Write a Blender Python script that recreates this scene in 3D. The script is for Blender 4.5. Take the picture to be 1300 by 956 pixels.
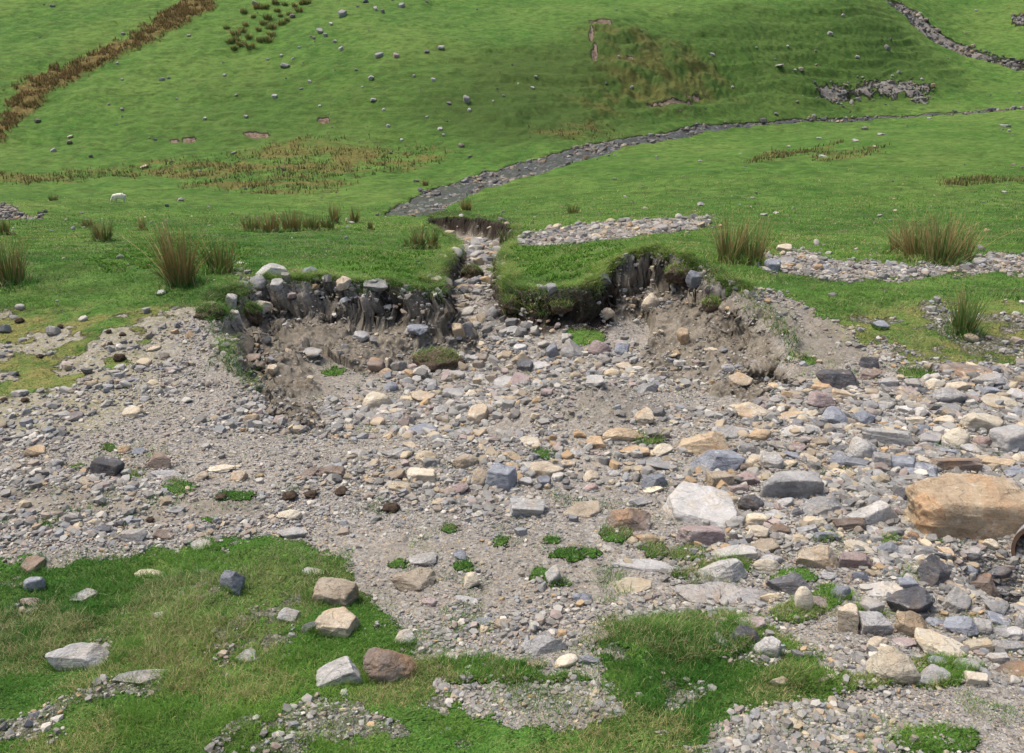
import bpy, math, random
import numpy as np
from math import radians, sin, cos, tan, atan2, pi, log, exp
from mathutils import Vector, Matrix

for o in list(bpy.data.objects):
    bpy.data.objects.remove(o)
SC = bpy.context.scene
C = SC.collection
random.seed(7)
RNG = np.random.default_rng(7)

# ---------------------------------------------------------------- camera, sky, sun, exposure
TH = radians(20.8); FPX = 1100.0; CX, CY = 650.0, 478.0; ZC = 3.5
cam_d = bpy.data.cameras.new('camera'); cam = bpy.data.objects.new('camera', cam_d); C.objects.link(cam)
cam_d.sensor_width = 36; cam_d.lens = 36*FPX/1300; cam_d.clip_start = 0.05; cam_d.clip_end = 3000
cam.location = (0, 0, ZC); cam.rotation_euler = (pi/2-TH, 0, 0)
SC.camera = cam
SUN_DIR = Vector((-0.38, 0.12, 0.90)).normalized()      # towards the sun: high and to the left
world = bpy.data.worlds.new('World'); SC.world = world; world.use_nodes = True
wn = world.node_tree; bg = wn.nodes['Background']
sky = wn.nodes.new('ShaderNodeTexSky'); sky.sky_type = 'NISHITA'; sky.sun_disc = False
sky.sun_elevation = math.asin(SUN_DIR.z); sky.sun_rotation = atan2(SUN_DIR.x, SUN_DIR.y)
sky.air_density = 1.0; sky.dust_density = 6.0; sky.ozone_density = 0.6
wn.links.new(sky.outputs[0], bg.inputs[0]); bg.inputs[1].default_value = 0.13
sd = bpy.data.lights.new('sun', 'SUN'); sd.energy = 1.5; sd.angle = radians(16); sd.color = (1.0, 0.95, 0.88)
so = bpy.data.objects.new('sun', sd); C.objects.link(so); so.rotation_euler = SUN_DIR.to_track_quat('Z', 'Y').to_euler()
SC.view_settings.view_transform = 'Standard'; SC.view_settings.look = 'None'
SC.view_settings.gamma = 1; SC.view_settings.exposure = 0.82
SC.render.engine = 'CYCLES'
SC.cycles.max_bounces = 4; SC.cycles.diffuse_bounces = 2; SC.cycles.glossy_bounces = 2
SC.cycles.use_denoising = True

# ---------------------------------------------------------------- helpers
def tag(o, label=None, cat=None, group=None, kind=None):
    if label: o['label'] = label
    if cat: o['category'] = cat
    if group: o['group'] = group
    if kind: o['kind'] = kind
    return o

def tri_mesh(name, V, F, mat=None, smooth=False, col=None, cols=None):
    """V (n,3), F (m,3 or 4) -> mesh"""
    me = bpy.data.meshes.new(name)
    V = np.ascontiguousarray(V, dtype=np.float32); F = np.ascontiguousarray(F, dtype=np.int32)
    k = F.shape[1]
    me.vertices.add(len(V)); me.vertices.foreach_set('co', V.ravel())
    me.loops.add(F.size); me.loops.foreach_set('vertex_index', F.ravel())
    me.polygons.add(len(F)); me.polygons.foreach_set('loop_start', np.arange(0, F.size, k, dtype=np.int32))
    me.polygons.foreach_set('use_smooth', np.full(len(F), smooth, dtype=bool))
    me.update(calc_edges=True)
    for nm, arr in ([('Col', col)] if col is not None else []) + list((cols or {}).items()):
        a = me.color_attributes.new(nm, 'FLOAT_COLOR', 'POINT')
        a4 = np.ones((len(V), 4), dtype=np.float32); a4[:, :arr.shape[1]] = arr
        a.data.foreach_set('color', a4.ravel())
    if mat: me.materials.append(mat)
    return me

def link(name, me, parent=None):
    o = bpy.data.objects.new(name, me); C.objects.link(o)
    if parent: o.parent = parent
    return o

def _hash(ix, iy, seed):
    h = (ix.astype(np.int64)*374761393 + iy.astype(np.int64)*668265263 + seed*1274126177) & 0xffffffff
    h = ((h ^ (h >> 13))*1274126177) & 0xffffffff
    return ((h ^ (h >> 16)) & 0xffff)/65535.0

def vnoise(x, y, seed=0):
    ix = np.floor(x); iy = np.floor(y); fx = x-ix; fy = y-iy
    fx = fx*fx*fx*(fx*(fx*6-15)+10); fy = fy*fy*fy*(fy*(fy*6-15)+10)
    ix = ix.astype(np.int64); iy = iy.astype(np.int64)
    a = _hash(ix, iy, seed); b = _hash(ix+1, iy, seed); c = _hash(ix, iy+1, seed); d = _hash(ix+1, iy+1, seed)
    return (a+(b-a)*fx)*(1-fy)+(c+(d-c)*fx)*fy          # 0..1

def fbm(x, y, oct=4, seed=0, gain=0.5):
    s = 0; a = 1; t = 0
    for k in range(oct):
        ca, sa = cos(0.6*k), sin(0.6*k)
        s = s+a*vnoise((x*ca-y*sa)*2**k+13.7*k, (x*sa+y*ca)*2**k-7.1*k, seed+k*17); t += a; a *= gain
    return s/t                                           # 0..1, mean .5

def sstep(a, b, x):
    t = np.clip((x-a)/(b-a), 0, 1); return t*t*(3-2*t)

def pix(px, row):
    u = (np.asarray(px, float)-CX)/FPX; v = (CY-np.asarray(row, float))/FPX
    den = cos(TH)+v*sin(TH)
    return u/den, (v*cos(TH)-sin(TH))/den                # s = x/y, q = (z-ZC)/y

def to_pix(x, y, z):
    s = x/y; q = (z-ZC)/y
    v = (sin(TH)+q*cos(TH))/(cos(TH)-q*sin(TH)); den = cos(TH)+v*sin(TH)
    return CX+s*den*FPX, CY-v*FPX

def tps(ctrl, S, T, wt=0.8):
    c = np.array(ctrl, float); s, q = pix(c[:, 0], c[:, 1]); t = np.log(c[:, 2]); n = len(c)
    def phi(r2): return 0.5*r2*np.log(r2+1e-12)
    A = np.zeros((n+3, n+3)); A[:n, :n] = phi((s[:, None]-s)**2+((t[:, None]-t)*wt)**2)+np.eye(n)*2e-3
    A[:n, n:] = np.c_[np.ones(n), s, t]; A[n:, :n] = A[:n, n:].T
    w = np.linalg.solve(A, np.r_[q, 0, 0, 0])
    out = w[n]+w[n+1]*S+w[n+2]*T
    for k in range(n):
        out = out+w[k]*phi((S-s[k])**2+((T-t[k])*wt)**2)
    return out

def sdf(poly, S, T, vals=None):
    """signed distance (inside > 0) to a polygon in (s,t); optionally a value carried by its vertices"""
    P = np.array(poly, float); n = len(P)
    best = np.full(S.shape, 1e9); inside = np.zeros(S.shape, bool); V = np.zeros(S.shape) if vals is not None else None
    for k in range(n):
        a = P[k]; b = P[(k+1) % n]; ex, ey = b-a
        wx = S-a[0]; wy = T-a[1]
        h = np.clip((wx*ex+wy*ey)/(ex*ex+ey*ey+1e-12), 0, 1)
        d2 = (wx-ex*h)**2+(wy-ey*h)**2
        m = d2 < best; best = np.where(m, d2, best)
        if V is not None: V = np.where(m, vals[k]+(vals[(k+1) % n]-vals[k])*h, V)
        cnd = (a[1] > T) != (b[1] > T)
        inside ^= cnd & (S < ex*(T-a[1])/(ey if abs(ey) > 1e-12 else 1e-12)+a[0])
    d = np.sqrt(best); d = np.where(inside, d, -d)
    return (d, V) if V is not None else d

# ---------------------------------------------------------------- the ground: a height field on a fan grid
s_ax = np.concatenate([np.linspace(-1.6, -0.80, 70)[:-1], np.linspace(-0.80, 0.80, 1120), np.linspace(0.80, 1.6, 70)[1:]])
t_ax = np.concatenate([np.linspace(log(0.8), log(2.7), 40)[:-1], np.linspace(log(2.7), log(30), 780)[:-1],
                       np.linspace(log(30), log(270), 420)[:-1], np.linspace(log(270), log(700), 40)])
NS, NT = len(s_ax), len(t_ax)
S, T = np.meshgrid(s_ax, t_ax)                          # rows: t, columns: s
D = np.exp(T); X = S*D; Y = D

near_rows = [(1200, 2.1), (956, 3.1), (866, 3.72), (750, 4.8), (650, 6.1), (600, 7.0), (560, 7.9)]
ctrl = []
for px in (-350, 0, 330, 650, 980, 1300, 1650):
    for r, d in near_rows: ctrl.append((px, r, d))
for px in (-350, -60, 120, 280):
    for r, d in [(520, 8.8), (460, 10.5), (400, 12.2), (352, 14.3), (322, 19), (292, 31), (273, 50), (262, 68)]: ctrl.append((px, r, d))
for r, d in [(354, 14.3), (325, 18.5), (297, 28), (284, 42), (276, 58)]: ctrl += [(430, r, d)]
for r, d in [(358, 15.0), (330, 18.8), (300, 28), (284, 42), (277, 56)]: ctrl += [(550, r, d)]
for r, d in [(362, 14.9), (335, 18.0), (308, 25), (285, 36), (262, 54), (240, 72), (219, 92)]: ctrl += [(700, r, d)]
for r, d in [(318, 15.6), (300, 21), (285, 31), (262, 47), (230, 73), (205, 98), (186, 118)]: ctrl += [(830, r, d)]
for px in (1080, 1290, 1650):
    for r, d in [(500, 9.3), (440, 11.1), (385, 13.0), (345, 15.4), (320, 19.5), (290, 29), (262, 45), (230, 67), (200, 94), (165, 138)]: ctrl.append((px, r, d))
for r, d in [(390, 12.6), (350, 14.6), (322, 18.5)]: ctrl += [(950, r, d)]
# far side: valley floor and hill
for px in (-350, 0, 200): 
    for r, d in [(252, 85), (235, 97), (212, 112), (188, 122), (120, 139), (60, 158), (0, 183), (-80, 225), (-300, 420)]: ctrl.append((px, r, d))
for r, d in [(255, 82), (236, 94), (210, 108), (188, 118), (120, 135), (60, 152), (0, 186), (-80, 240), (-300, 440)]: ctrl.append((480, r, d))
for r, d in [(225, 96), (195, 112), (150, 128), (95, 143), (50, 160), (0, 200), (-80, 260), (-300, 450)]: ctrl.append((650, r, d))
for r, d in [(172, 128), (150, 138), (100, 149), (38, 166), (0, 206), (-80, 280), (-300, 460)]: ctrl.append((800, r, d))
for r, d in [(158, 152), (130, 160), (70, 172), (14, 188), (-10, 225), (-80, 300), (-300, 480)]: ctrl.append((940, r, d))
for r, d in [(148, 166), (120, 176), (60, 188), (20, 200), (-40, 235), (-110, 330), (-300, 500)]: ctrl.append((1080, r, d))
for r, d in [(142, 172), (110, 195), (60, 228), (0, 268), (-100, 360), (-300, 520)]: ctrl.append((1210, r, d))
for px in (1320, 1650):
    for r, d in [(140, 168), (100, 200), (60, 225), (0, 262), (-100, 330), (-300, 500)]: ctrl.append((px, r, d))
P = tps(ctrl, S, T)

fl = [(330, 548, 8.2), (450, 562, 7.86), (600, 575, 7.55), (800, 562, 7.86), (930, 535, 8.5), (1000, 508, 9.1), (400, 505, 10.3), (480, 472, 11.5),
      (540, 432, 13.5), (600, 432, 13.5), (600, 470, 11.8), (650, 500, 10.0), (720, 500, 9.8), (700, 440, 12.9), (700, 394, 13.9), (742, 393, 13.9), (650, 396, 14.1), (620, 397, 14.9),
      (595, 364, 17.3), (600, 340, 20.3), (612, 320, 25), (600, 309, 30), (570, 305, 33), (600, 304, 37), (640, 303, 37), (600, 297, 44), (600, 293, 52), (560, 298, 44), (640, 297, 44), (780, 450, 12.1), (850, 492, 10.3), (920, 512, 9.6),
      (985, 508, 9.2), (530, 520, 9.6), (430, 532, 9.1), (800, 405, 14.0), (380, 440, 12.3), (900, 440, 12.0), (340, 500, 10.1), (330, 420, 13.0), (1050, 500, 9.3)]
Fq = tps(fl, S, T)

tk = slice(0, NT)
def hit(Q, px, row):
    s, q = pix(px, row); i = np.clip(np.searchsorted(s_ax, s), 1, NS-1)
    w = (s-s_ax[i-1])/(s_ax[i]-s_ax[i-1]); col = Q[:, i-1]*(1-w)+Q[:, i]*w
    k = np.argmax(col >= q)
    if k == 0: k = NT-1
    f = (q-col[k-1])/(col[k]-col[k-1]+1e-12)
    return s, t_ax[k-1]+(t_ax[k]-t_ax[k-1])*min(max(f, 0), 1)
def poly_st(Q, pts): return [hit(Q, p[0], p[1]) for p in pts]

rim = [(334, 552, .5), (318, 522, .8), (303, 482, 1.0), (292, 440, 1.1), (284, 400, 1.4), (290, 372, 2.0), (340, 360, 2.8), (400, 357, 2.8), (450, 361, 2.4),
       (500, 366, 1.7), (545, 372, .9), (554, 356, .3), (562, 336, .22), (583, 318, .25), (576, 304, .3), (560, 297, .3), (540, 286, .4), (545, 277, .5), (600, 279, .5),
       (655, 288, .4), (654, 304, .3), (640, 320, .25), (636, 340, .2), (648, 368, .16), (690, 376, .16), (748, 368, .2), (768, 344, .9), (800, 324, 1.8),
       (840, 320, 2.6), (885, 336, 3.0), (928, 366, 2.8), (968, 396, 2.2), (1004, 430, 1.6), (1016, 470, 1.0), (1004, 508, .6), (930, 545, .5), (800, 572, .6), (600, 585, .8), (450, 570, .6)]
rim_st = poly_st(P, rim)
m = (D > 5) & (D < 60)
sel = np.where((t_ax > log(5)) & (t_ax < log(60)))[0]; r0, r1 = sel[0], sel[-1]+1
sd_rim = np.full(S.shape, -9.0); wid = np.full(S.shape, .5)
wob = (fbm(X[r0:r1]*1.9, Y[r0:r1]*1.9, 5, 3, .68)-.5)*0.95
a_, b_ = sdf(rim_st, S[r0:r1], T[r0:r1], [r[2] for r in rim])
sd_rim[r0:r1] = a_*D[r0:r1]+wob*np.clip(b_*1.4, .2, 1); wid[r0:r1] = b_
prof = np.clip(sd_rim/np.maximum(wid, .1), 0, 1)
prof0 = prof
prof = 0.50*sstep(0, np.clip(.35/np.maximum(wid, .35), .12, 1), prof)+0.50*prof      # steep lip, then talus
drop = np.minimum((Fq-P)*D, 0); drop = np.maximum(drop, -1.6)
drop *= 1.28
BASE = P*D+drop*prof
gul = prof*np.clip(-drop/.25, 0, 1)
# mound of fine gravel in the gully mouth, and culvert pit at the right
def bump_at(px, row, r, h, ry=None):
    global BASE
    s, t = hit(P, px, row); d = exp(t); x = s*d; ry = ry or r
    BASE = BASE+h*np.exp(-(((X-x)/r)**2+((Y-d)/ry)**2))
bump_at(735, 508, .85, .42, .75)
bump_at(1318, 735, .30, -.45, .30); bump_at(1262, 722, .22, -.20, .22)
bump_at(250, 780, .9, .07, .5); bump_at(860, 815, .5, .06, .25)
bump_at(560, 205, 1, 0)
Q0 = BASE/D

def region(pts, soft=.01, nz=.012, nsc=40, Q=None, seed=5):
    st = poly_st(Q0 if Q is None else Q, pts); st = np.array(st)
    pad = soft+nz*2+.03
    ii = np.where((t_ax > st[:, 1].min()-pad) & (t_ax < st[:, 1].max()+pad))[0]; jj = np.where((s_ax > st[:, 0].min()-pad) & (s_ax < st[:, 0].max()+pad))[0]
    out = np.zeros(S.shape)
    if len(ii) == 0 or len(jj) == 0: return out
    a, b, c, d = ii[0], ii[-1]+1, jj[0], jj[-1]+1
    s_, t_ = S[a:b, c:d], T[a:b, c:d]
    dd = sdf(st, s_, t_)+((fbm(s_*nsc, t_*nsc, 4, seed)-.5)*.75+(fbm(s_*nsc*6, t_*nsc*6, 3, seed+40, .7)-.5)*.5)*2*nz
    out[a:b, c:d] = sstep(-soft, soft, dd)
    return out
def blob(px, row, rx, ry, soft=.006, nz=.012, seed=1):
    return region([(px+rx*cos(a), row+ry*sin(a)) for a in np.linspace(0, 2*pi, 9)[:-1]], soft, nz, 60, seed=seed)

BARE = region([(-400, 560), (-80, 545), (60, 512), (150, 470), (195, 430), (215, 405), (290, 398), (290, 380), (300, 352), (345, 330), (380, 340), (440, 348), (545, 368), (556, 350), (570, 330), (590, 314),
               (560, 292), (520, 283), (560, 276), (645, 284), (660, 300), (636, 318), (630, 345), (640, 370), (750, 368), (760, 345), (800, 326), (840, 322),
               (885, 340), (930, 366), (990, 374), (1060, 405), (1100, 432), (1150, 466), (1220, 456), (1300, 470), (1500, 470), (1700, 600), (1800, 1200),
               (1500, 1250), (900, 1150), (880, 980), (930, 905), (1070, 885), (1060, 862), (1000, 805), (960, 778), (860, 777), (775, 790), (762, 850), (800, 905), (700, 930), (600, 915), (545, 855), (525, 812), (490, 790), (455, 745), (430, 705),
               (380, 690), (330, 676), (230, 692), (130, 706), (-80, 716), (-500, 760)], .010, .034)
BACK = region([(312, 240), (860, 240), (925, 335), (965, 372), (925, 385), (880, 362), (800, 352), (760, 378), (640, 388), (560, 388), (430, 374), (345, 372), (312, 352)], .01, .0)
BARE = BARE*(1-BACK*sstep(.02, -.08, sd_rim))
MOSS = region([(-300, 395), (100, 395), (260, 392), (215, 420), (205, 470), (190, 520), (110, 545), (-60, 575), (-300, 590)], .02, .03, 25)
MOSSR = region([(1040, 420), (1100, 395), (1200, 385), (1500, 370), (1500, 480), (1220, 462), (1150, 470), (1090, 445)], .015, .03, 25)
STRIP = np.maximum(region([(655, 302), (700, 290), (770, 282), (895, 276), (895, 289), (800, 302), (720, 311), (660, 312)], .012, .04, 50),
                   region([(955, 325), (1010, 318), (1060, 328), (1160, 338), (1300, 322), (1500, 320), (1500, 350), (1200, 349), (1120, 356), (1040, 354), (985, 345)], .015, .05, 40))
DIRT = np.maximum(region([(925, 400), (1000, 385), (1060, 392), (1105, 440), (1070, 470), (1015, 475), (990, 430)], .015, .02), region([(640, 500), (720, 475), (800, 490), (850, 530), (760, 545), (660, 550), (600, 570)], .02, .02)*.6)
DIRT = np.maximum(DIRT, .85*region([(325, 395), (400, 400), (500, 420), (500, 450), (440, 480), (400, 535), (338, 548), (318, 470)], .02, .03))
DIRT = np.maximum(DIRT, .55*region([(440, 690), (700, 680), (790, 740), (740, 800), (560, 790), (470, 760)], .02, .03))
DIRT = np.maximum(DIRT, region([(530, 272), (600, 273), (660, 283), (655, 298), (600, 298), (550, 293)], .004, .01))
DIRT = np.maximum(DIRT, region([(-300, 622), (60, 618), (200, 630), (330, 632), (330, 655), (200, 665), (60, 652), (-300, 655)], .02, .02),
                  region([(355, 655), (480, 640), (600, 640), (660, 665), (640, 700), (480, 700), (400, 680)], .02, .02))
PEAT = region([(630, 350), (700, 352), (775, 335), (790, 398), (775, 440), (705, 448), (636, 440)], .01, .008)
PATCH = np.zeros(S.shape)
patches = [(228, 618, 24, 9), (168, 601, 22, 7), (100, 594, 12, 5), (300, 632, 26, 6), (175, 672, 14, 5), (140, 570, 10, 6), (872, 812, 98, 30), (1010, 778, 36, 14),
           (1190, 852, 48, 22), (1052, 760, 24, 18), (785, 680, 22, 12), (832, 696, 20, 11), (872, 700, 26, 12), (722, 708, 22, 8), (752, 705, 18, 7), (684, 732, 14, 9), (570, 676, 12, 5), (505, 720, 12, 5),
           (636, 692, 11, 6), (742, 427, 26, 11), (556, 462, 18, 7), (690, 577, 16, 6), (826, 560, 20, 8), (845, 400, 8, 5), (1028, 462, 9, 5), (920, 720, 40, 9), (905, 745, 30, 6), (1010, 735, 30, 12),
           (1100, 778, 16, 6), (1128, 690, 14, 5), (566, 403, 10, 14), (380, 352, 17, 9), (322, 400, 12, 14), (712, 745, 12, 5), (650, 864, 110, 6), (1190, 940, 60, 20), (1030, 862, 60, 12), (600, 850, 90, 14), (1070, 868, 80, 10),
           (590, 722, 14, 6), (350, 445, 6, 8), (425, 470, 12, 6), (1160, 475, 24, 7), (1110, 385, 60, 22), (700, 690, 10, 5), (1055, 688, 12, 5), (870, 730, 20, 6), (262, 660, 10, 4), (60, 668, 20, 5), (980, 500, 5, 3), (1200, 690, 8, 4)]
for k, b in enumerate(patches): PATCH = np.maximum(PATCH, blob(*b, seed=k+1))
RUB = np.maximum(region([(410, 548), (440, 505), (500, 462), (560, 425), (575, 345), (612, 300), (650, 292), (655, 305), (622, 345), (640, 400), (740, 402), (790, 430), (830, 500), (730, 470), (650, 520), (600, 570), (500, 560), (420, 560)], .02, .02),
                 region([(380, 612), (470, 575), (640, 570), (760, 545), (880, 520), (1000, 500), (1060, 468), (1300, 470), (1600, 480), (1600, 900), (1240, 870), (1120, 760), (1060, 690), (900, 680), (850, 610), (700, 622), (560, 628)], .02, .03))
CHAN_PTS = [(480, 273), (500, 262), (540, 243), (600, 222), (650, 208), (700, 195), (750, 183), (800, 172), (870, 161), (920, 156), (1000, 152), (1100, 147.5), (1240, 140.5), (1330, 136),
            (1330, 137.5), (1240, 142.5), (1100, 150.5), (1000, 155.5), (930, 160), (870, 170), (800, 185), (750, 199), (700, 214), (650, 230), (600, 248), (560, 266), (528, 277)]
CHAN = region(CHAN_PTS, .004, .004, 30)
CHL = region([(-300, 256), (0, 262), (30, 268), (62, 274), (75, 277), (0, 279), (-300, 285)], .004, .004)
TRIB = region([(1115, -8), (1130, -8), (1165, 12), (1190, 38), (1230, 60), (1300, 75), (1330, 82), (1330, 90), (1230, 72), (1195, 58), (1170, 40), (1150, 18)], .004, .008, 40)
HILL = region([(-500, 216), (180, 207), (300, 225), (430, 262), (478, 272), (500, 262), (540, 243), (600, 222), (700, 195), (800, 172), (920, 156), (1100, 147.5), (1240, 140.5), (1700, 120), (1700, -340), (-500, -340)], .001, .0)
RUSHB = region([(-300, 250), (-120, 205), (0, 158), (28, 104), (60, 93), (110, 73), (180, 41), (222, 8), (245, -20), (300, -20), (262, 14), (195, 50), (140, 78), (62, 118), (22, 158), (0, 182), (-120, 230), (-300, 270)], .004, .012, 60)
BROWN = np.maximum(region([(170, 214), (260, 200), (350, 188), (460, 186), (575, 190), (560, 206), (470, 220), (430, 236), (330, 244), (250, 238), (220, 222)], .02, .05, 30),
                   region([(-200, 232), (0, 218), (120, 214), (180, 212), (180, 224), (60, 230), (-200, 245)], .01, .03, 30))
BROWN = np.maximum(BROWN, .8*region([(680, 168), (760, 160), (790, 168), (720, 178)], .01, .03, 30))
BROWN = np.maximum(BROWN, region([(944, 205), (985, 192), (1070, 180), (1060, 187), (1010, 198), (960, 207)], .005, .015, 30))
BROWN = np.maximum(BROWN, .8*region([(1190, 226), (1300, 222), (1500, 226), (1500, 240), (1300, 236), (1200, 238)], .005, .02, 30))
BROWN = np.maximum(BROWN, .6*region([(1020, 196), (1120, 186), (1110, 200), (1040, 206)], .005, .02, 30))
ROUGH = region([(752, 36), (800, 40), (880, 62), (935, 108), (900, 132), (820, 140), (760, 150), (740, 130), (760, 80)], .02, .03, 30)
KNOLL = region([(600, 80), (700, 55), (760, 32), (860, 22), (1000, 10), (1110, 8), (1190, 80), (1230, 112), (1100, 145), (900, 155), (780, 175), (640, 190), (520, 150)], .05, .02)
HILL_SHADE = region([(120, 190), (240, 110), (330, 85), (440, 100), (560, 66), (700, 60), (780, 60), (780, 182), (640, 195), (560, 186), (430, 182), (300, 190)], .05, .06, 12)  # hill band whose slope shade is painted as darker grass
SCREE = np.maximum(region([(1030, 110), (1062, 104), (1120, 106), (1185, 110), (1170, 121), (1100, 127), (1045, 126)], .01, .03, 60),
                   .8*region([(1275, 25), (1320, 18), (1320, 40), (1285, 36)], .004, .01, 60))
SCAR = np.zeros(S.shape)
for b in [(240, 178, 9, 3), (222, 179, 6, 2), (327, 174, 17, 4), (411, 153, 8, 3.5), (751, 45, 3, 12), (762, 31, 16, 2), (755, 70, 3, 10), (800, 78, 3, 3), (880, 126, 8, 3), (850, 132, 30, 1.6)]:
    SCAR = np.maximum(SCAR, blob(*b, soft=.002, nz=.003))

# relief
Z = BASE+ZC
nr = D < 60
def on(mask, fn):
    out = np.zeros(S.shape); ii = np.where(mask.any(axis=1))[0]; a, b = ii[0], ii[-1]+1
    out[a:b] = fn(X[a:b], Y[a:b]); return out*mask
g1 = on(D < 45, lambda x, y: fbm(x*.9, y*.9, 3, 21)-.5)
g2 = on(D < 45, lambda x, y: fbm(x*3.7, y*3.7, 3, 22)-.5)
g3 = on(D < 30, lambda x, y: fbm(x*11, y*11, 3, 23, .6)-.5)
BARE_N = np.clip(np.maximum(BARE, STRIP)*(1-.0*MOSS), 0, 1)
Z += g1*.10*(1-.4*BARE)+g2*(.07-.03*BARE)+g3*(.035+.0*BARE)
bankm = np.clip(gul*2, 0, 1)*(1-sstep(.82, 1.0, prof0))
LUMP = on(D < 45, lambda x, y: np.abs(fbm(x*2.4, y*2.4, 4, 31, .6)-.5))
upper = bankm*(1-sstep(.25, .9, sd_rim)*.75)
Z += upper*(g1*.4+g2*.26+g3*.05-LUMP*.22)+bankm*(g2*.10+g3*.05)
Z += np.maximum(PATCH, 0)*.02
lip = np.exp(-((sd_rim+.10)/.13)**2)*np.clip(-drop/.3, 0, 1)
Z += lip*.07
# tussocks and sheep-track steps further off
far = sstep(25, 70, D)
Z += far*(fbm(X/9, Y/9, 3, 41)-.5)*.9+far*(fbm(X/2.2, Y/1.6, 3, 42, .65)-.5)*.55
ter = fbm(X/14+3, Z*1.1+fbm(X/12, Y/12, 2, 44)*2, 3, 45)
CHW = region(CHAN_PTS, .03, .0)
hillz = HILL*sstep(110, 125, D)*(1-np.clip(CHW*2, 0, 1))
Z += hillz*((ter-.5)*1.3*(.5+KNOLL*.6)+(fbm(X/40, Y/40, 3, 46)-.5)*2.5)
Z += ROUGH*(fbm(X/3.2, Y/2.2, 4, 47, .6)-.5)*3.4
Z += RUSHB*.4-SCAR*.35*1.0
Z -= region([(0, 160), (28, 106), (60, 94), (180, 42), (222, 10), (250, -5), (262, 10), (195, 48), (62, 112), (22, 152), (0, 176)], .05, .0)*.9
chb = (fbm(X/3, Y/3, 3, 48)-.5); ZB = Z.copy()
Z -= CHAN*(.40+.30*chb)+CHL*.3+TRIB*(.5+chb*.5)
Q = (Z-ZC)/D
SCARP = region([(528, 268), (600, 270), (662, 281), (655, 290), (600, 289), (550, 287)], .004, .008)

def samp(A, s, t):
    i = np.clip(np.searchsorted(s_ax, s), 1, NS-1); j = np.clip(np.searchsorted(t_ax, t), 1, NT-1)
    wi = np.clip((s-s_ax[i-1])/(s_ax[i]-s_ax[i-1]), 0, 1); wj = np.clip((t-t_ax[j-1])/(t_ax[j]-t_ax[j-1]), 0, 1)
    return (A[j-1, i-1]*(1-wi)+A[j-1, i]*wi)*(1-wj)+(A[j, i-1]*(1-wi)+A[j, i]*wi)*wj
def ground(x, y):
    return samp(Z, x/y, np.log(y))
QM = Q
def at(px, row, smooth=True):
    s, t = hit(QM, px, row); d = exp(t); return Vector((s*d, d, float(samp(Z, np.float64(s), np.float64(t)))))

# slope -> earth shows
dzx = np.abs(np.gradient(Z, axis=1)/np.gradient(X, axis=1)); dzy = np.abs(np.gradient(Z, axis=0)/np.gradient(Y, axis=0))
SLOPE = np.sqrt(dzx**2+dzy**2)
earth = np.clip(bankm*1.6, 0, 1)*sstep(.05, .3, gul)
earth = np.maximum(earth, sstep(.9, 1.6, SLOPE)*(D < 40)*gul)
grassy = np.clip(1-np.maximum(BARE, STRIP), 0, 1)
mossn = on(D < 40, lambda x, y: fbm(x*2.2, y*2.2, 4, 61))
nearp = on(D < 9, lambda x, y: sstep(.58, .70, fbm(x*3.0, y*3.0, 5, 63, .6)))*(D < 8)*.6
GR = grassy*(1-nearp)*(1-MOSS*.8*sstep(.34, .56, mossn))*(1-MOSSR*.6*sstep(.42, .58, mossn))
GR = np.maximum(GR, PATCH*.95)
brkn = sstep(.40, .60, fbm(X/(.12*D), Y/(.05*D), 4, 68, .6))
TRIB = TRIB*(.35+.65*brkn); SCREE = SCREE*(.72+.28*brkn); STRIP = STRIP*(.45+.55*sstep(.36, .52, on(D < 60, lambda x, y: fbm(x*.9, y*.5, 5, 69, .62))))
GR *= 1-earth*.9
GR *= 1-np.clip(CHAN*1.5, 0, 1); GR *= 1-np.clip(CHL*1.5, 0, 1); GR *= 1-SCREE; GR *= 1-np.clip(SCAR*1.3, 0, 1); GR *= 1-TRIB*.75
STONY = np.clip(np.maximum.reduce([CHAN, CHL, SCREE, TRIB*.8, STRIP]), 0, 1)
M1 = np.stack([GR, np.clip(np.maximum(MOSS, MOSSR*.8), 0, 1), np.clip(np.maximum(earth, DIRT*.62), 0, 1)], -1)
ROUGHB = ROUGH*sstep(.45, .62, fbm(X/4, Y/2, 4, 67))*.45
brk = sstep(.42, .60, fbm(X/5, Y/2.2, 4, 66))
tops = sstep(-.04, .03, sd_rim)*(1-sstep(.15, .50, sd_rim+(g2+g3)*.6))*np.maximum(BACK, .0)*np.clip(-drop*3, 0, 1)*.72
M2 = np.stack([np.clip(RUSHB+BROWN*.75*brk+ROUGHB, 0, 1), tops+SCARP*.55+(1-tops)*np.clip(PEAT*sstep(-.06, .01, sd_rim)*(1-sstep(.30, .45, sd_rim)), 0, 1), SCAR], -1)
M3 = np.stack([STONY, np.clip(KNOLL*.6+ROUGH*.4+HILL_SHADE*.4, 0, 1), CHAN], -1)
print('ground fields done')

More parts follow.
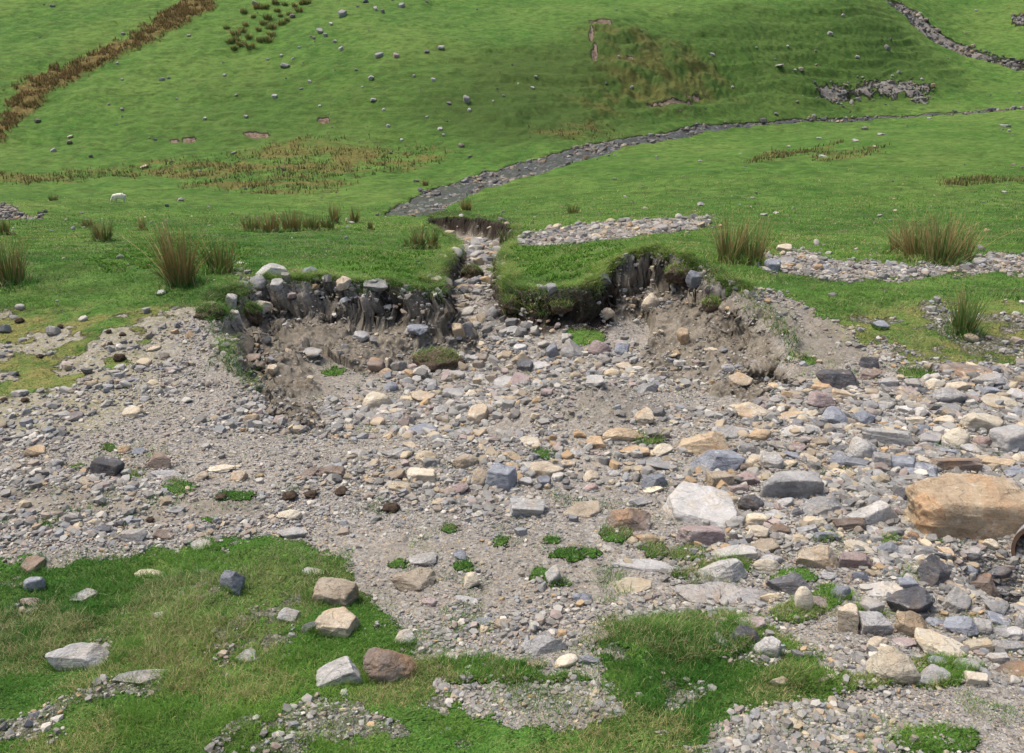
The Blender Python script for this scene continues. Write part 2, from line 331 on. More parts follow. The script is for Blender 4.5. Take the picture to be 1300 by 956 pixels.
# ---------------------------------------------------------------- material helpers
class NT_:
    def __init__(s, name, rough=.9, spec=.2):
        s.m = bpy.data.materials.new(name); s.m.use_nodes = True; s.t = s.m.node_tree; s.b = s.t.nodes['Principled BSDF']
        s.b.inputs['Roughness'].default_value = rough; s.b.inputs['Specular IOR Level'].default_value = spec
    def n(s, typ, **kw):
        nd = s.t.nodes.new(typ)
        for k, v in kw.items(): setattr(nd, k, v)
        return nd
    def l(s, a, b): s.t.links.new(a, b)
    def pos(s): return s.n('ShaderNodeNewGeometry').outputs['Position']
    def noise(s, vec, scale, detail=4, rough=.55, dist=0):
        nd = s.n('ShaderNodeTexNoise'); nd.inputs['Scale'].default_value = scale; nd.inputs['Detail'].default_value = detail
        nd.inputs['Roughness'].default_value = rough; nd.inputs['Distortion'].default_value = dist; s.l(vec, nd.inputs['Vector']); return nd.outputs['Fac']
    def ramp(s, fac, a, b):
        nd = s.n('ShaderNodeMapRange'); nd.inputs[1].default_value = a; nd.inputs[2].default_value = b; nd.clamp = True; s.l(fac, nd.inputs[0]); return nd.outputs[0]
    def math(s, op, a, b=None):
        nd = s.n('ShaderNodeMath', operation=op)
        for k, v in enumerate((a, b)):
            if v is None: continue
            if isinstance(v, (int, float)): nd.inputs[k].default_value = v
            else: s.l(v, nd.inputs[k])
        return nd.outputs[0]
    def mix(s, fac, a, b, mode='MIX'):
        nd = s.n('ShaderNodeMix', data_type='RGBA', blend_type=mode)
        for k, v in ((0, fac), (6, a), (7, b)):
            if isinstance(v, (int, float)): nd.inputs[k].default_value = v
            elif isinstance(v, tuple): nd.inputs[k].default_value = (*v, 1)
            else: s.l(v, nd.inputs[k])
        return nd.outputs[2]
    def attr(s, name):
        a = s.n('ShaderNodeAttribute', attribute_name=name); return a
    def sep(s, name):
        sp = s.n('ShaderNodeSeparateColor'); s.l(s.attr(name).outputs['Color'], sp.inputs[0]); return sp.outputs
    def bump(s, h, strength, dist, prev=None):
        b = s.n('ShaderNodeBump'); b.inputs['Strength'].default_value = strength; b.inputs['Distance'].default_value = dist; s.l(h, b.inputs['Height'])
        if prev is not None: s.l(prev, b.inputs['Normal'])
        return b.outputs[0]
    def scale(s, vec, v):
        nd = s.n('ShaderNodeMapping'); nd.inputs['Scale'].default_value = v; s.l(vec, nd.inputs[0]); return nd.outputs[0]

G = NT_('ground_turf_gravel', .95, .1)
p = G.pos()
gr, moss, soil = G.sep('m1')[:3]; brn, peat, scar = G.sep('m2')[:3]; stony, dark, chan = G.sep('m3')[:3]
nA = G.noise(p, .045, 5); nB = G.noise(p, .35, 5, .65); nC = G.noise(p, 2.3, 4, .65); nD = G.noise(p, 14, 4, .7); nE = G.noise(p, 60, 3, .7)
aniso = G.noise(G.scale(p, (.35, 1.2, 1.6)), 1.1, 5, .7)
green = G.mix(G.ramp(nB, .35, .68), (.044, .128, .022), (.092, .200, .034))
green = G.mix(G.math('MULTIPLY', G.ramp(nA, .42, .62), .65), green, (.140, .225, .050))
green = G.mix(G.math('MULTIPLY', G.ramp(aniso, .46, .66), .75), green, (.052, .070, .020))
green = G.mix(G.math('MULTIPLY', G.ramp(nC, .5, .75), .45), green, (.150, .170, .055))
green = G.mix(G.math('MULTIPLY', G.ramp(nD, .55, .75), .35), green, (.045, .09, .015))
nF = G.noise(G.scale(p, (.7, 1, 1)), .9, 7, .8); green = G.mix(G.math('MULTIPLY', G.ramp(nF, .47, .60), .55), green, (.036, .070, .014)); green = G.mix(G.math('MULTIPLY', G.ramp(nF, .48, .38), .45), green, (.16, .20, .06))
green = G.mix(G.math('MULTIPLY', dark, .7), green, (.046, .072, .018))  # knoll and hill-band shade mixed into the grass colour, with rough ground's own tone
green = G.mix(G.math('MULTIPLY', moss, G.ramp(nC, .38, .6)), green, (.20, .19, .065))
rushcol = G.mix(G.ramp(G.noise(p, 1.3, 4, .7), .35, .65), (.085, .066, .022), (.20, .145, .055))
green = G.mix(G.math('MULTIPLY', brn, G.ramp(nC, .22, .48)), green, rushcol)
# gravel: crushed shale bed of many small chips
v1 = G.n('ShaderNodeTexVoronoi'); v1.inputs['Scale'].default_value = 85; G.l(p, v1.inputs['Vector'])
v2 = G.n('ShaderNodeTexVoronoi'); v2.inputs['Scale'].default_value = 34; G.l(p, v2.inputs['Vector'])
hs = G.n('ShaderNodeSeparateColor'); G.l(v1.outputs['Color'], hs.inputs[0])
hs2 = G.n('ShaderNodeSeparateColor'); G.l(v2.outputs['Color'], hs2.inputs[0])
grav = G.mix(hs.outputs[0], (.120, .115, .106), (.245, .234, .214))
grav = G.mix(G.ramp(hs.outputs[1], .80, .95), grav, (.33, .26, .17))
grav = G.mix(G.math('MULTIPLY', G.ramp(hs2.outputs[0], .7, .9), .6), grav, (.36, .35, .33))
grav = G.mix(G.math('MULTIPLY', G.ramp(nB, .4, .65), .35), grav, (.25, .225, .18))
earthc = G.mix(G.ramp(nC, .35, .65), (.090, .078, .060), (.195, .172, .135))
earthc = G.mix(G.math('MULTIPLY', G.ramp(nD, .5, .7), .5), earthc, (.25, .212, .16))
earthc = G.mix(G.math('MULTIPLY', G.ramp(hs2.outputs[1], .78, .9), .55), earthc, grav)
bare = G.mix(G.math('MULTIPLY', soil, G.ramp(G.math('ADD', soil, nC), .55, .95)), grav, earthc)
mossb = G.mix(G.math('MULTIPLY', moss, G.math('MULTIPLY', G.ramp(nD, .42, .6), .6)), bare, G.mix(G.ramp(nD, .4, .6), (.27, .22, .11), (.17, .18, .06)))
fars = G.n('ShaderNodeTexVoronoi'); fars.inputs['Scale'].default_value = 2.2; G.l(p, fars.inputs['Vector'])
fsep = G.n('ShaderNodeSeparateColor'); G.l(fars.outputs['Color'], fsep.inputs[0])
stc = G.mix(fsep.outputs[0], (.085, .078, .07), (.22, .205, .185))
mossb = G.mix(G.math('MULTIPLY', stony, .75), mossb, stc)
gfac = G.ramp(G.math('ADD', gr, G.math('MULTIPLY', G.math('SUBTRACT', nD, .5), .8)), .35, .6)
colr = G.mix(gfac, mossb, green)
colr = G.mix(G.math('MULTIPLY', peat, .92), colr, G.mix(G.ramp(nD, .4, .65), (.011, .009, .007), (.038, .029, .021)))
colr = G.mix(scar, colr, G.mix(G.ramp(nC, .4, .6), (.075, .045, .028), (.19, .145, .10)))
colr = G.mix(G.math('MULTIPLY', chan, .5), colr, (.05, .045, .04))
G.l(colr, G.b.inputs['Base Color'])
bp = G.bump(nB, .6, .25)
bp = G.bump(G.math('MULTIPLY', aniso, gfac), .9, .30, bp)
bp = G.bump(G.math('MULTIPLY', G.math('ADD', nC, 0), 1), .5, .05, bp)
bp = G.bump(nD, .7, .03, bp); bp = G.bump(G.math('MULTIPLY', nF, gfac), .8, .45, bp)
bp = G.bump(G.math('MULTIPLY', v1.outputs['Distance'], G.math('SUBTRACT', 1, gfac)), -.6, .004, bp)
G.l(bp, G.b.inputs['Normal'])
MAT_G = G.m

# ---------------------------------------------------------------- cut the sheet into its named grounds
idx = np.arange(NS*NT).reshape(NT, NS)
quad = np.stack([idx[:-1, :-1], idx[:-1, 1:], idx[1:, 1:], idx[1:, :-1]], -1).reshape(-1, 4)
cen = lambda A: A[:-1, :-1].ravel()
lab = np.zeros(len(quad), int)                                    # 0 meadow
lab[cen(BARE) > .5] = 1
lab[(cen(sd_rim) > .0) & (cen(gul) > .02) & (cen(BARE) > .3)] = 2
lab[cen(HILL) > .5] = 3
lab[cen(CHAN) > .5] = 4
ii = np.where((t_ax > log(6)) & (t_ax < log(45)))[0]; a0, a1 = ii[0], ii[-1]+1
XD, YD = X.copy(), Y.copy(); bb = (np.clip(upper*1.4, 0, 1)*np.clip(SLOPE*1.2, 0, 1))[a0:a1]; xx, yy, zz = X[a0:a1], Y[a0:a1], Z[a0:a1]
YD[a0:a1] += bb*((fbm(xx*2.6, zz*3.4+yy*.6, 4, 71, .6)-.5)*.55+(np.abs(fbm(xx*6, zz*8+yy, 3, 73)-.5)-.1)*.22)
XD[a0:a1] += bb*((fbm(yy*2.6+9, zz*3.4, 4, 72, .6)-.5)*.40)
VV = np.stack([XD, YD, Z], -1).reshape(-1, 3)
names = ['meadow', 'gravel_track', 'eroded_gully', 'hillside', 'stream_bed']
# smooth normals of the whole sheet, so that no seam shows between the named grounds
PG = VV.reshape(NT, NS, 3); NRM = np.cross(np.gradient(PG, axis=1), np.gradient(PG, axis=0))
NRM /= np.linalg.norm(NRM, axis=-1, keepdims=True); NRM = NRM.reshape(-1, 3)
for k, nm in enumerate(names):
    f = quad[lab == k]
    if not len(f): continue
    used, inv = np.unique(f, return_inverse=True)
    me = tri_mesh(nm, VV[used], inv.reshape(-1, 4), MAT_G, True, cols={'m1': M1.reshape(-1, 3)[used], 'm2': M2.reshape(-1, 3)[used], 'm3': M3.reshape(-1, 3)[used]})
    me.normals_split_custom_set_from_vertices(NRM[used].astype(np.float32))
    tag(link(nm, me), kind='structure')

# water in the stream
W = NT_('stream_water', .30, .4); p = W.pos()
wn1 = W.noise(W.scale(p, (1, .6, 1)), 2.0, 5, .7); wn2 = W.noise(p, 7, 3, .6)
W.l(W.mix(W.ramp(wn1, .52, .70), (.035, .034, .031), (.20, .20, .195)), W.b.inputs['Base Color'])
W.l(W.bump(wn1, .9, .15, W.bump(wn2, .5, .05)), W.b.inputs['Normal'])
WZ = ZB-.24
f = quad[(cen(CHAN) > .35)]
used, inv = np.unique(f, return_inverse=True)
wv = np.stack([X, Y, WZ], -1).reshape(-1, 3)[used]
tag(link('stream_water', tri_mesh('stream_water', wv, inv.reshape(-1, 4), W.m, True)), kind='structure')

# ---------------------------------------------------------------- stones
def ico(sub):
    import bmesh
    bm = bmesh.new(); bmesh.ops.create_icosphere(bm, subdivisions=sub, radius=1.0)
    V = np.array([v.co[:] for v in bm.verts]); F = np.array([[v.index for v in f.verts] for f in bm.faces]); bm.free(); return V, F
ICO = {k: ico(k) for k in (1, 2, 3, 4, 5, 6)}
def n3(V, sc, seed):
    return (vnoise(V[:, 0]*sc+5.1*seed, V[:, 1]*sc+V[:, 2]*.71*sc+9, seed)+vnoise(V[:, 1]*sc*1.1+V[:, 0]*.4*sc+3.3*seed, V[:, 2]*sc, seed+5)+vnoise(V[:, 2]*sc+11, V[:, 0]*sc-V[:, 1]*.5*sc, seed+9))/3-.5
def stone(sub, shape, seed):
    """an angular stone in a unit box: the intersection of random half-spaces with worn edges, then weathered"""
    r = np.random.default_rng(seed); V, F = ICO[sub]; V = V/np.linalg.norm(V, axis=1, keepdims=True)
    cfg = {'r': (16, .88, 1.0, 9), 'k': (6, .80, 1.15, 34), 's': (9, .85, 1.15, 30), 'q': (4, .98, 1.2, 15), 'B': (2, .95, 1.1, 11), 'w': (6, .55, 1.0, 40), 'a': (9, .66, 1.0, 34)}[shape]
    m, lo, hi, pw = cfg; N = []; Dd = []
    if shape in 'kqB':
        Rm = np.linalg.qr(np.eye(3)+r.normal(size=(3, 3))*.13)[0]
        for ax in range(3):
            for sg in (-1, 1): N.append(Rm[ax]*sg+r.normal(size=3)*.10); Dd.append(r.uniform(.62, .78))
    if shape == 's':
        N += [np.array([r.normal()*.12, r.normal()*.12, 1]), np.array([r.normal()*.1, r.normal()*.1, -1])]; Dd += [.42, .42]
        for k in range(6): a = 2*pi*(k+r.uniform(-.3, .3))/6; N.append(np.array([cos(a), sin(a), r.uniform(-.5, .35)])); Dd.append(r.uniform(.68, 1.0))
    if shape in 'wa':
        N.append(np.array([r.normal()*.25, -.25+r.normal()*.2, 1])); Dd.append(r.uniform(.45, .6))
        if shape == 'w': N += [np.array([r.choice([-1, 1])*1.0, -.3, .8]), np.array([r.normal()*.3, -1, .5])]; Dd += [.42, .55]
    for k in range(m):
        n = r.normal(size=3); N.append(n); Dd.append(r.uniform(lo, hi))
    while len(N) < 30 and True:                                  # a loose outer bound keeps it closed
        N.append(r.normal(size=3)); Dd.append(r.uniform(1.0, 1.25)*(1.25 if shape == 'B' else 1))
    N = np.array(N); N /= np.linalg.norm(N, axis=1, keepdims=True); Dd = np.array(Dd)
    q = np.maximum(V@N.T, 0)/Dd
    rad = (q**pw).sum(1)**(-1/pw)
    V = V*rad[:, None]
    if sub >= 3:
        V += V*(n3(V, 1.9, seed % 97)*(.10 if shape != 'r' else .14))[:, None]
        V += V*(n3(V, 5.5, seed % 89)*.05)[:, None]
    if sub >= 4:
        st = V[:, 2]*8+n3(V, 1.5, seed % 71)*6
        V[:, :2] *= (1+.010*np.sign(np.sin(st)))[:, None]
        V += V*(n3(V, 14, seed % 83)*.030)[:, None]
        V -= V*(np.abs(n3(V, 3.1, seed % 61))*.16)[:, None]
        V -= V*(sstep(.10, .16, n3(V, 2.3, seed % 53))*.035)[:, None]
    mn, mx = V.min(0), V.max(0); V = (V-(mn+mx)/2)/(mx-mn)
    return V, F

ROCKC = {  # dark tone, light tone, stain tone, amount of stain, word
 'g': ((.17, .17, .168), (.34, .335, .325), (.30, .24, .17), .25, 'grey'),
 'd': ((.055, .056, .062), (.15, .15, .158), (.17, .12, .08), .25, 'dark grey'),
 'b': ((.125, .135, .155), (.265, .28, .31), (.30, .30, .30), .2, 'blue-grey'),
 'p': ((.24, .235, .22), (.41, .40, .385), (.36, .29, .20), .3, 'pale grey'),
 't': ((.25, .205, .15), (.44, .385, .30), (.42, .28, .15), .35, 'tan'),
 'o': ((.27, .20, .13), (.44, .36, .25), (.38, .23, .12), .45, 'orange'),
 'c': ((.36, .31, .23), (.50, .46, .375), (.45, .33, .18), .3, 'cream'),
 'w': ((.28, .275, .268), (.43, .42, .41), (.42, .39, .34), .3, 'whitish'),
 'r': ((.11, .085, .07), (.22, .18, .15), (.28, .17, .09), .45, 'brown'),
 'v': ((.19, .15, .145), (.34, .28, .265), (.30, .20, .16), .35, 'pinkish'),
}
def rock_mat(key):
    lo, hi, st, am, wd = ROCKC[key]
    R = NT_('rock_'+wd.replace(' ', '_').replace('-', '_'), .88, .25)
    oi = R.n('ShaderNodeObjectInfo'); vm = R.n('ShaderNodeVectorMath', operation='ADD'); R.l(R.pos(), vm.inputs[0])
    cb = R.n('ShaderNodeCombineXYZ'); R.l(R.math('MULTIPLY', oi.outputs['Random'], 37), cb.inputs[0]); R.l(R.math('MULTIPLY', oi.outputs['Random'], 91), cb.inputs[1]); R.l(cb.outputs[0], vm.inputs[1])
    p = vm.outputs[0]
    a = R.noise(p, 5, 8, .62, .4); b = R.noise(p, 45, 5, .75); s_ = R.noise(p, 2.6, 5, .6, .8); li = R.noise(p, 9, 6, .7); stv = R.noise(R.scale(p, (2, 2, 26)), 1.3, 4, .6, .5)
    c = R.mix(R.ramp(a, .32, .68), lo, hi)
    c = R.mix(R.math('MULTIPLY', R.ramp(stv, .45, .7), .35), c, lo)
    c = R.mix(R.math('MULTIPLY', R.ramp(s_, .50, .64), min(1, am*1.6)), c, st)
    c = R.mix(R.math('MULTIPLY', R.ramp(b, .52, .72), .35), c, tuple(min(.7, v*1.6) for v in hi))
    c = R.mix(R.math('MULTIPLY', R.ramp(b, .45, .30), .4), c, tuple(v*.55 for v in lo))
    c = R.mix(R.math('MULTIPLY', R.ramp(li, .60, .68), .55), c, (.50, .50, .46))
    ck = R.math('ABSOLUTE', R.math('SUBTRACT', R.noise(p, 3.3, 3, .5, 1.6), .5))
    c = R.mix(R.math('MULTIPLY', R.ramp(ck, .008, .003), .30), c, tuple(v*.4 for v in lo))
    hsv = R.n('ShaderNodeHueSaturation'); R.l(c, hsv.inputs['Color']); R.l(R.math('ADD', R.math('MULTIPLY', oi.outputs['Random'], .45), .80), hsv.inputs['Value'])
    R.l(hsv.outputs[0], R.b.inputs['Base Color'])
    R.l(R.bump(b, .7, .014, R.bump(a, .8, .05, R.bump(stv, .5, .025, R.bump(R.ramp(ck, .0, .014), .5, .01)))), R.b.inputs['Normal'])
    return R.m
RM = {k: rock_mat(k) for k in ROCKC}
SHW = {'q': 'blocky', 'B': 'blocky', 's': 'flat', 'k': 'blocky', 'r': 'rounded', 'w': 'wedge-shaped', 'a': 'angular'}

# x y w h colour shape | short landmark name | label (both optional)
ROCKS = '''
138 592 36 30 d k|dark split boulder|dark blue-grey split boulder lying at the edge of the track
204 584 36 22 r w|brown wedge rock|brown-grey wedge of rock lying flat on the gravel behind the track
279 595 42 10 c s|thin cream slab|thin cream slab on the gravel verge
256 604 20 11 t w
303 604 20 18 t a
213 603 42 14 g s
113 611 26 12 t s
169 680 38 20 g w|grey verge rock|grey angular rock on the near verge of the track
209 677 32 16 r a
130 672 22 12 d a
257 691 28 14 p s
223 647 26 12 g s
44 738 28 22 b r|round blue-grey cobble|smooth round blue-grey cobble in the grass beside the track
41 716 28 22 r s
107 755 32 15 g s
41 765 36 11 v s
191 728 36 14 c s|buff stone in turf|buff tapered stone half buried in the near grass bank
296 735 28 30 b w|upright grey stone|upright blue-grey angular stone standing in the near grass
201 782 18 12 g a
107 833 84 32 p w|long lichen slab|long pale slab with a yellow lichen stripe, slanting in the near grass
180 860 66 18 p s|pale slab at the bank foot|pale lichen-covered slab at the lowest edge of the grass bank
314 833 28 20 g s
12 772 14 8 g a
71 587 18 12 p r
47 572 28 17 t a
257 725 26 9 g s
422 750 66 38 t q|two-toned slab|tan and grey two-toned slab leaning on the grass bank
428 788 52 36 t k|tan block|tan block with grey corner lying below the two-toned slab
366 782 28 25 g k
395 794 25 16 d a
524 736 54 32 t a|tan boulder|tan-grey low boulder half sunk in the fine gravel
535 710 42 18 p s
398 727 34 12 p s
599 736 22 25 c w|cream upright chip|cream upright stone leaning over a grass tuft on the gravel
584 705 18 16 b a
545 764 20 13 v a
612 752 13 12 w a
593 762 30 10 w s
617 788 25 10 b s
639 790 20 16 t a
513 810 30 22 p w|pale pointed stone|pale grey pointed stone in the grass edge
496 842 66 54 r r|brown sunken boulder|large brown-grey boulder with orange foot sunk in the turf
433 852 62 36 p k|lichened pale boulder|pale boulder crusted with white lichen at the bottom of the bank
373 676 42 20 g a
637 605 34 38 b k|blue-grey cube rock|blue-grey block with a white face in the stone belt
610 606 28 30 t r|tan upright rock|tan rounded rock leaning on the blue-grey block
591 583 32 24 t r
537 604 38 24 c k|cream block|cream squared block in the stone belt across the gravel
508 617 34 18 c a
579 620 32 19 v a
540 578 30 18 c r
505 575 38 18 g a
502 604 28 17 t a
422 598 34 18 r a
394 600 28 15 r a
367 653 32 15 c a
650 579 26 16 o a
638 713 14 14 p a
576 832 22 13 g a
630 829 11 11 b a
670 645 48 27 p k|pale verge boulder|pale boulder with squared top on the verge of the track
739 648 48 21 t s|grey-tan slab|grey-tan thick slab lying alone on the gravel
799 660 56 34 r w|brown peaked rock|brown peaked rock with orange top above a grass tuft
821 683 32 15 o r|smooth orange cobble|smooth orange-tan cobble beside the brown peaked rock
887 642 86 64 p s|white slab|largest whitish slab, flat and pitted with dark specks
892 678 64 30 v k|pinkish slab|pinkish-grey broken slab lying against the white slab
932 702 56 26 p a
819 718 82 18 w s|low whitish ridge|low whitish rock showing through the gravel
797 744 64 22 c s|buff flat rock|buff rock lying flush with the gravel
918 724 62 38 p w|pale triangular rock|pale triangular rock standing behind the long slab
920 755 130 28 g s|long slab|longest grey slab, pointed at both ends, on the grass edge
703 729 20 28 p k|small pillar stone|small pale pillar-like stone standing upright on gravel
738 757 27 16 b a
691 818 58 30 g w|low grey outcrop|low grey rock outcrop in the near gravel
719 839 30 22 c r
678 842 28 15 t s
747 837 28 14 b a
830 611 38 22 b w
829 622 30 10 c s
813 636 30 15 g a
841 590 42 18 g s
910 584 66 36 b w|jagged grey rock|jagged dark blue-grey rock in front of the orange boulder
953 636 32 28 d r|round dark cobble|round dark grey cobble beside the white slab
935 661 21 16 w r
962 675 30 22 c a
972 716 34 20 c r
950 790 48 18 v s|pinkish flat stone|pinkish flat stone topping a small pile
942 803 44 23 d r|dark pile stone|dark grey stone beneath the pinkish flat stone
926 813 42 13 g s
973 818 32 36 p r|pale egg stone|pale egg-shaped stone beside the small pile
694 595 42 22 t a
750 619 20 14 v r
691 611 18 18 b a
666 611 18 12 w a
750 604 20 17 t a
800 622 22 9 g s
805 700 12 10 o r
769 692 12 9 v a
1001 614 80 40 g q|big grey boulder|big smooth grey boulder with a cracked side, on the rubble
1228 646 146 86 o q|great orange boulder|largest orange sandstone boulder above the culvert
1108 652 68 38 p q|pale humped boulder|pale humped boulder with a brown underside
1048 641 58 27 g w
1034 662 34 14 c w
1078 666 38 19 r k
1146 628 26 24 d w|dark leaning stone|dark leaning stone against the great orange boulder
1172 662 30 21 c r
1091 695 40 16 c s
1086 710 44 25 v k
1036 705 56 36 t w|brown-tan wedge|brown and tan wedge standing on the rubble
1005 739 62 26 d w
1020 758 22 36 c r|cream finger stone|cream finger-shaped stone standing in a grass tuft
1067 750 25 21 b r
1120 749 48 26 p s
1157 764 62 40 d a|dark angular boulder|dark angular boulder among pale slabs on the rubble
1183 724 42 42 d w|dark jagged block|dark jagged block halfway down the rubble slope
1075 785 28 40 t k|tan brick stone|tan brick-like stone standing on end
1105 791 40 36 g k|grey loaf stone|grey loaf-like stone beside the tan brick-like stone
1158 794 42 36 t w|tan pyramid stone|tan pyramid-shaped stone behind the pale slab
1196 819 64 34 c s|cream tilted slab|cream tilted slab above the near grass tuft
1130 843 62 52 c r|cream rounded boulder|large cream rounded boulder beside the near grass tuft
1219 794 42 28 b a
1244 796 22 25 p k
1215 761 34 36 p a
1246 742 36 32 r w
1266 769 34 22 g a
1268 725 30 20 d r
1208 587 66 21 r k
1265 587 40 17 o k
1168 598 42 20 b s
1144 589 38 24 b a
1117 584 27 27 g k
1095 574 34 17 w r
979 584 27 27 p a
979 757 32 13 c r
978 710 34 17 p r
1274 818 42 22 g a
1227 843 38 17 p s
1287 852 52 26 r s
1271 802 26 20 g a
1287 802 20 16 p a
989 863 26 13 t a
1040 863 30 11 r a
1298 788 18 24 w r
1053 730 34 17 g a
1113 678 12 16 w k
1066 480 70 30 d w|dark wedge boulder|big dark wedge-shaped boulder at the head of the rubble
1100 458 27 20 d k|dark cube rock|dark cube-like rock behind the dark wedge-shaped boulder
1226 471 64 20 r s|brown flat boulder|purplish-brown flat boulder at the grass edge
1254 482 38 18 g a
1205 502 42 25 w r
1215 490 32 16 t a
1268 511 42 20 c s|cream flat slab|cream flat slab tilted on the far rubble
953 521 44 26 t a
1006 530 54 15 t s
1044 508 42 32 v w|white-veined rock|pinkish rock crossed by white veins
1063 527 42 25 b w
1097 530 32 20 b a
1068 500 30 18 t a
1149 497 42 13 v s
1248 537 52 27 c a|cream boulder|cream angular boulder among the far rubble
1283 556 46 40 g q|grey edge boulder|large grey boulder above the great orange boulder
1127 553 62 30 p q|pale broad boulder|pale broad boulder in the middle of the rubble
1094 568 34 34 p r
1212 554 36 32 c r
1180 556 34 24 w a
1202 520 34 18 g s
1246 560 22 17 v r
890 560 66 38 o w|orange boulder|orange wedge-shaped boulder behind the jagged grey rock
965 552 30 17 o r
926 547 42 17 p s
968 540 28 12 t s
1005 548 34 14 p s
1043 491 27 17 o a
1104 497 20 14 t a
1232 428 18 13 t r
1117 412 18 12 b a
1202 429 12 9 p a
980 336 20 17 b a
948 344 14 9 v a
995 315 19 11 t a
1011 315 12 8 g a
999 331 20 9 g s
1242 331 16 12 w a
882 351 22 20 b a
1016 425 14 10 o a
1104 474 30 14 r a
940 482 32 20 t a
924 467 18 16 g r
987 491 20 12 t s
867 426 16 22 o a
909 407 12 10 t r
826 381 22 22 t r|lone bank cobble|lone tan cobble perched on the bare bank face
765 351 22 16 d w|dark lip stone|dark blue-grey stone at the lip beside the peat wall
581 417 16 16 o k
592 416 16 20 g k
728 443 34 28 p a|pale gully boulder|pale boulder in the gully beside the green tuft
762 441 30 24 v r
790 442 20 20 b a
702 445 16 24 b k
667 463 22 17 d a
686 464 24 12 w s
640 485 28 20 p s
660 483 26 20 v s
479 508 36 28 c r|cream gully boulder|cream rounded boulder on the gully floor
752 483 28 14 p s
821 492 28 18 g w|lone grey wedge stone|grey wedge stone on the fine gravel mound
777 473 20 16 c r
792 466 20 16 t a
799 479 14 16 c k
816 527 26 25 t a
790 551 52 22 o r|smooth orange boulder|smooth orange-tan boulder on the gully mouth gravel
757 562 26 18 o k
806 572 36 15 o s
840 572 30 18 c a
672 562 30 16 c s
694 497 16 12 v a
606 526 26 30 t s
576 498 34 17 w s
538 503 30 18 t a
496 490 20 16 b r
535 471 22 18 p a
477 462 24 18 r k
489 472 18 12 o r
537 546 36 20 b s
471 368 14 12 o r
476 360 30 14 g s
437 357 18 16 t a
454 361 14 12 g r
530 416 26 15 b s
459 426 20 14 g a
625 396 18 18 g r
770 396 20 14 t r
701 371 14 12 d r
345 343 38 20 p w|pale lip boulder|pale peaked boulder on the turf lip of the gully
327 356 22 17 g r
352 359 18 14 p a
332 386 28 14 c r
393 344 22 13 b w
396 447 22 12 p s
169 522 28 17 c a|lone cream stone|lone cream stone on the dark gravel slope
93 528 27 12 d s
168 482 16 9 b s
205 371 12 6 w s
157 570 18 13 o r
176 572 18 9 b s
320 438 18 10 o a
300 400 12 16 p k
320 454 20 10 r s
347 468 14 13 t a
294 381 14 18 p a
196 442 16 7 t s
284 530 14 8 b a
318 531 18 17 t k
184 506 14 9 g a
1066 835 20 12 g a
1150 700 22 16 g a
1200 700 20 14 t a
1232 700 24 16 g a
1255 690 18 14 c a
1160 680 22 14 r w
1128 712 20 12 g s
1232 722 20 14 b r
1196 735 22 16 t s
1133 725 20 14 r s
1170 545 20 14 b a
1060 555 26 14 g s
1040 560 20 13 t a
1150 520 22 12 p a
1178 510 18 12 t a
1125 515 22 13 g a
1030 525 18 12 c a
1180 575 24 12 g s
1250 515 16 10 g a
1290 500 24 16 p a
1230 570 24 16 p a
1062 600 22 12 c s
1080 620 16 9 p a
1052 618 14 8 g a
865 605 18 9 p s
780 600 18 10 g a
720 588 22 13 t a
735 575 18 10 p a
560 560 24 12 p a
590 548 18 10 g s
520 565 18 10 t a
455 575 20 11 g a
470 590 22 10 p s
440 605 16 10 t a
500 530 22 14 g a
520 545 16 10 t r
560 520 20 14 p a
545 485 18 13 g a
600 500 18 12 c a
610 480 16 12 g a
580 475 20 12 p a
560 455 14 10 t a
600 455 16 11 g a
615 445 14 10 p a
640 450 18 12 t a
660 440 16 12 w a
680 430 14 10 t a
630 430 16 10 g a
650 418 18 10 p a
600 435 14 10 c a
620 410 14 9 g a
590 395 14 9 t a
580 380 14 9 g s
600 370 14 8 p a
575 365 12 8 t a
610 350 12 7 g a
595 345 14 8 c s
600 330 12 7 p a
515 500 14 10 t a
455 500 14 10 g a
440 520 16 10 t a
460 535 14 9 b a
420 540 18 11 p a
455 480 14 9 g a
'''
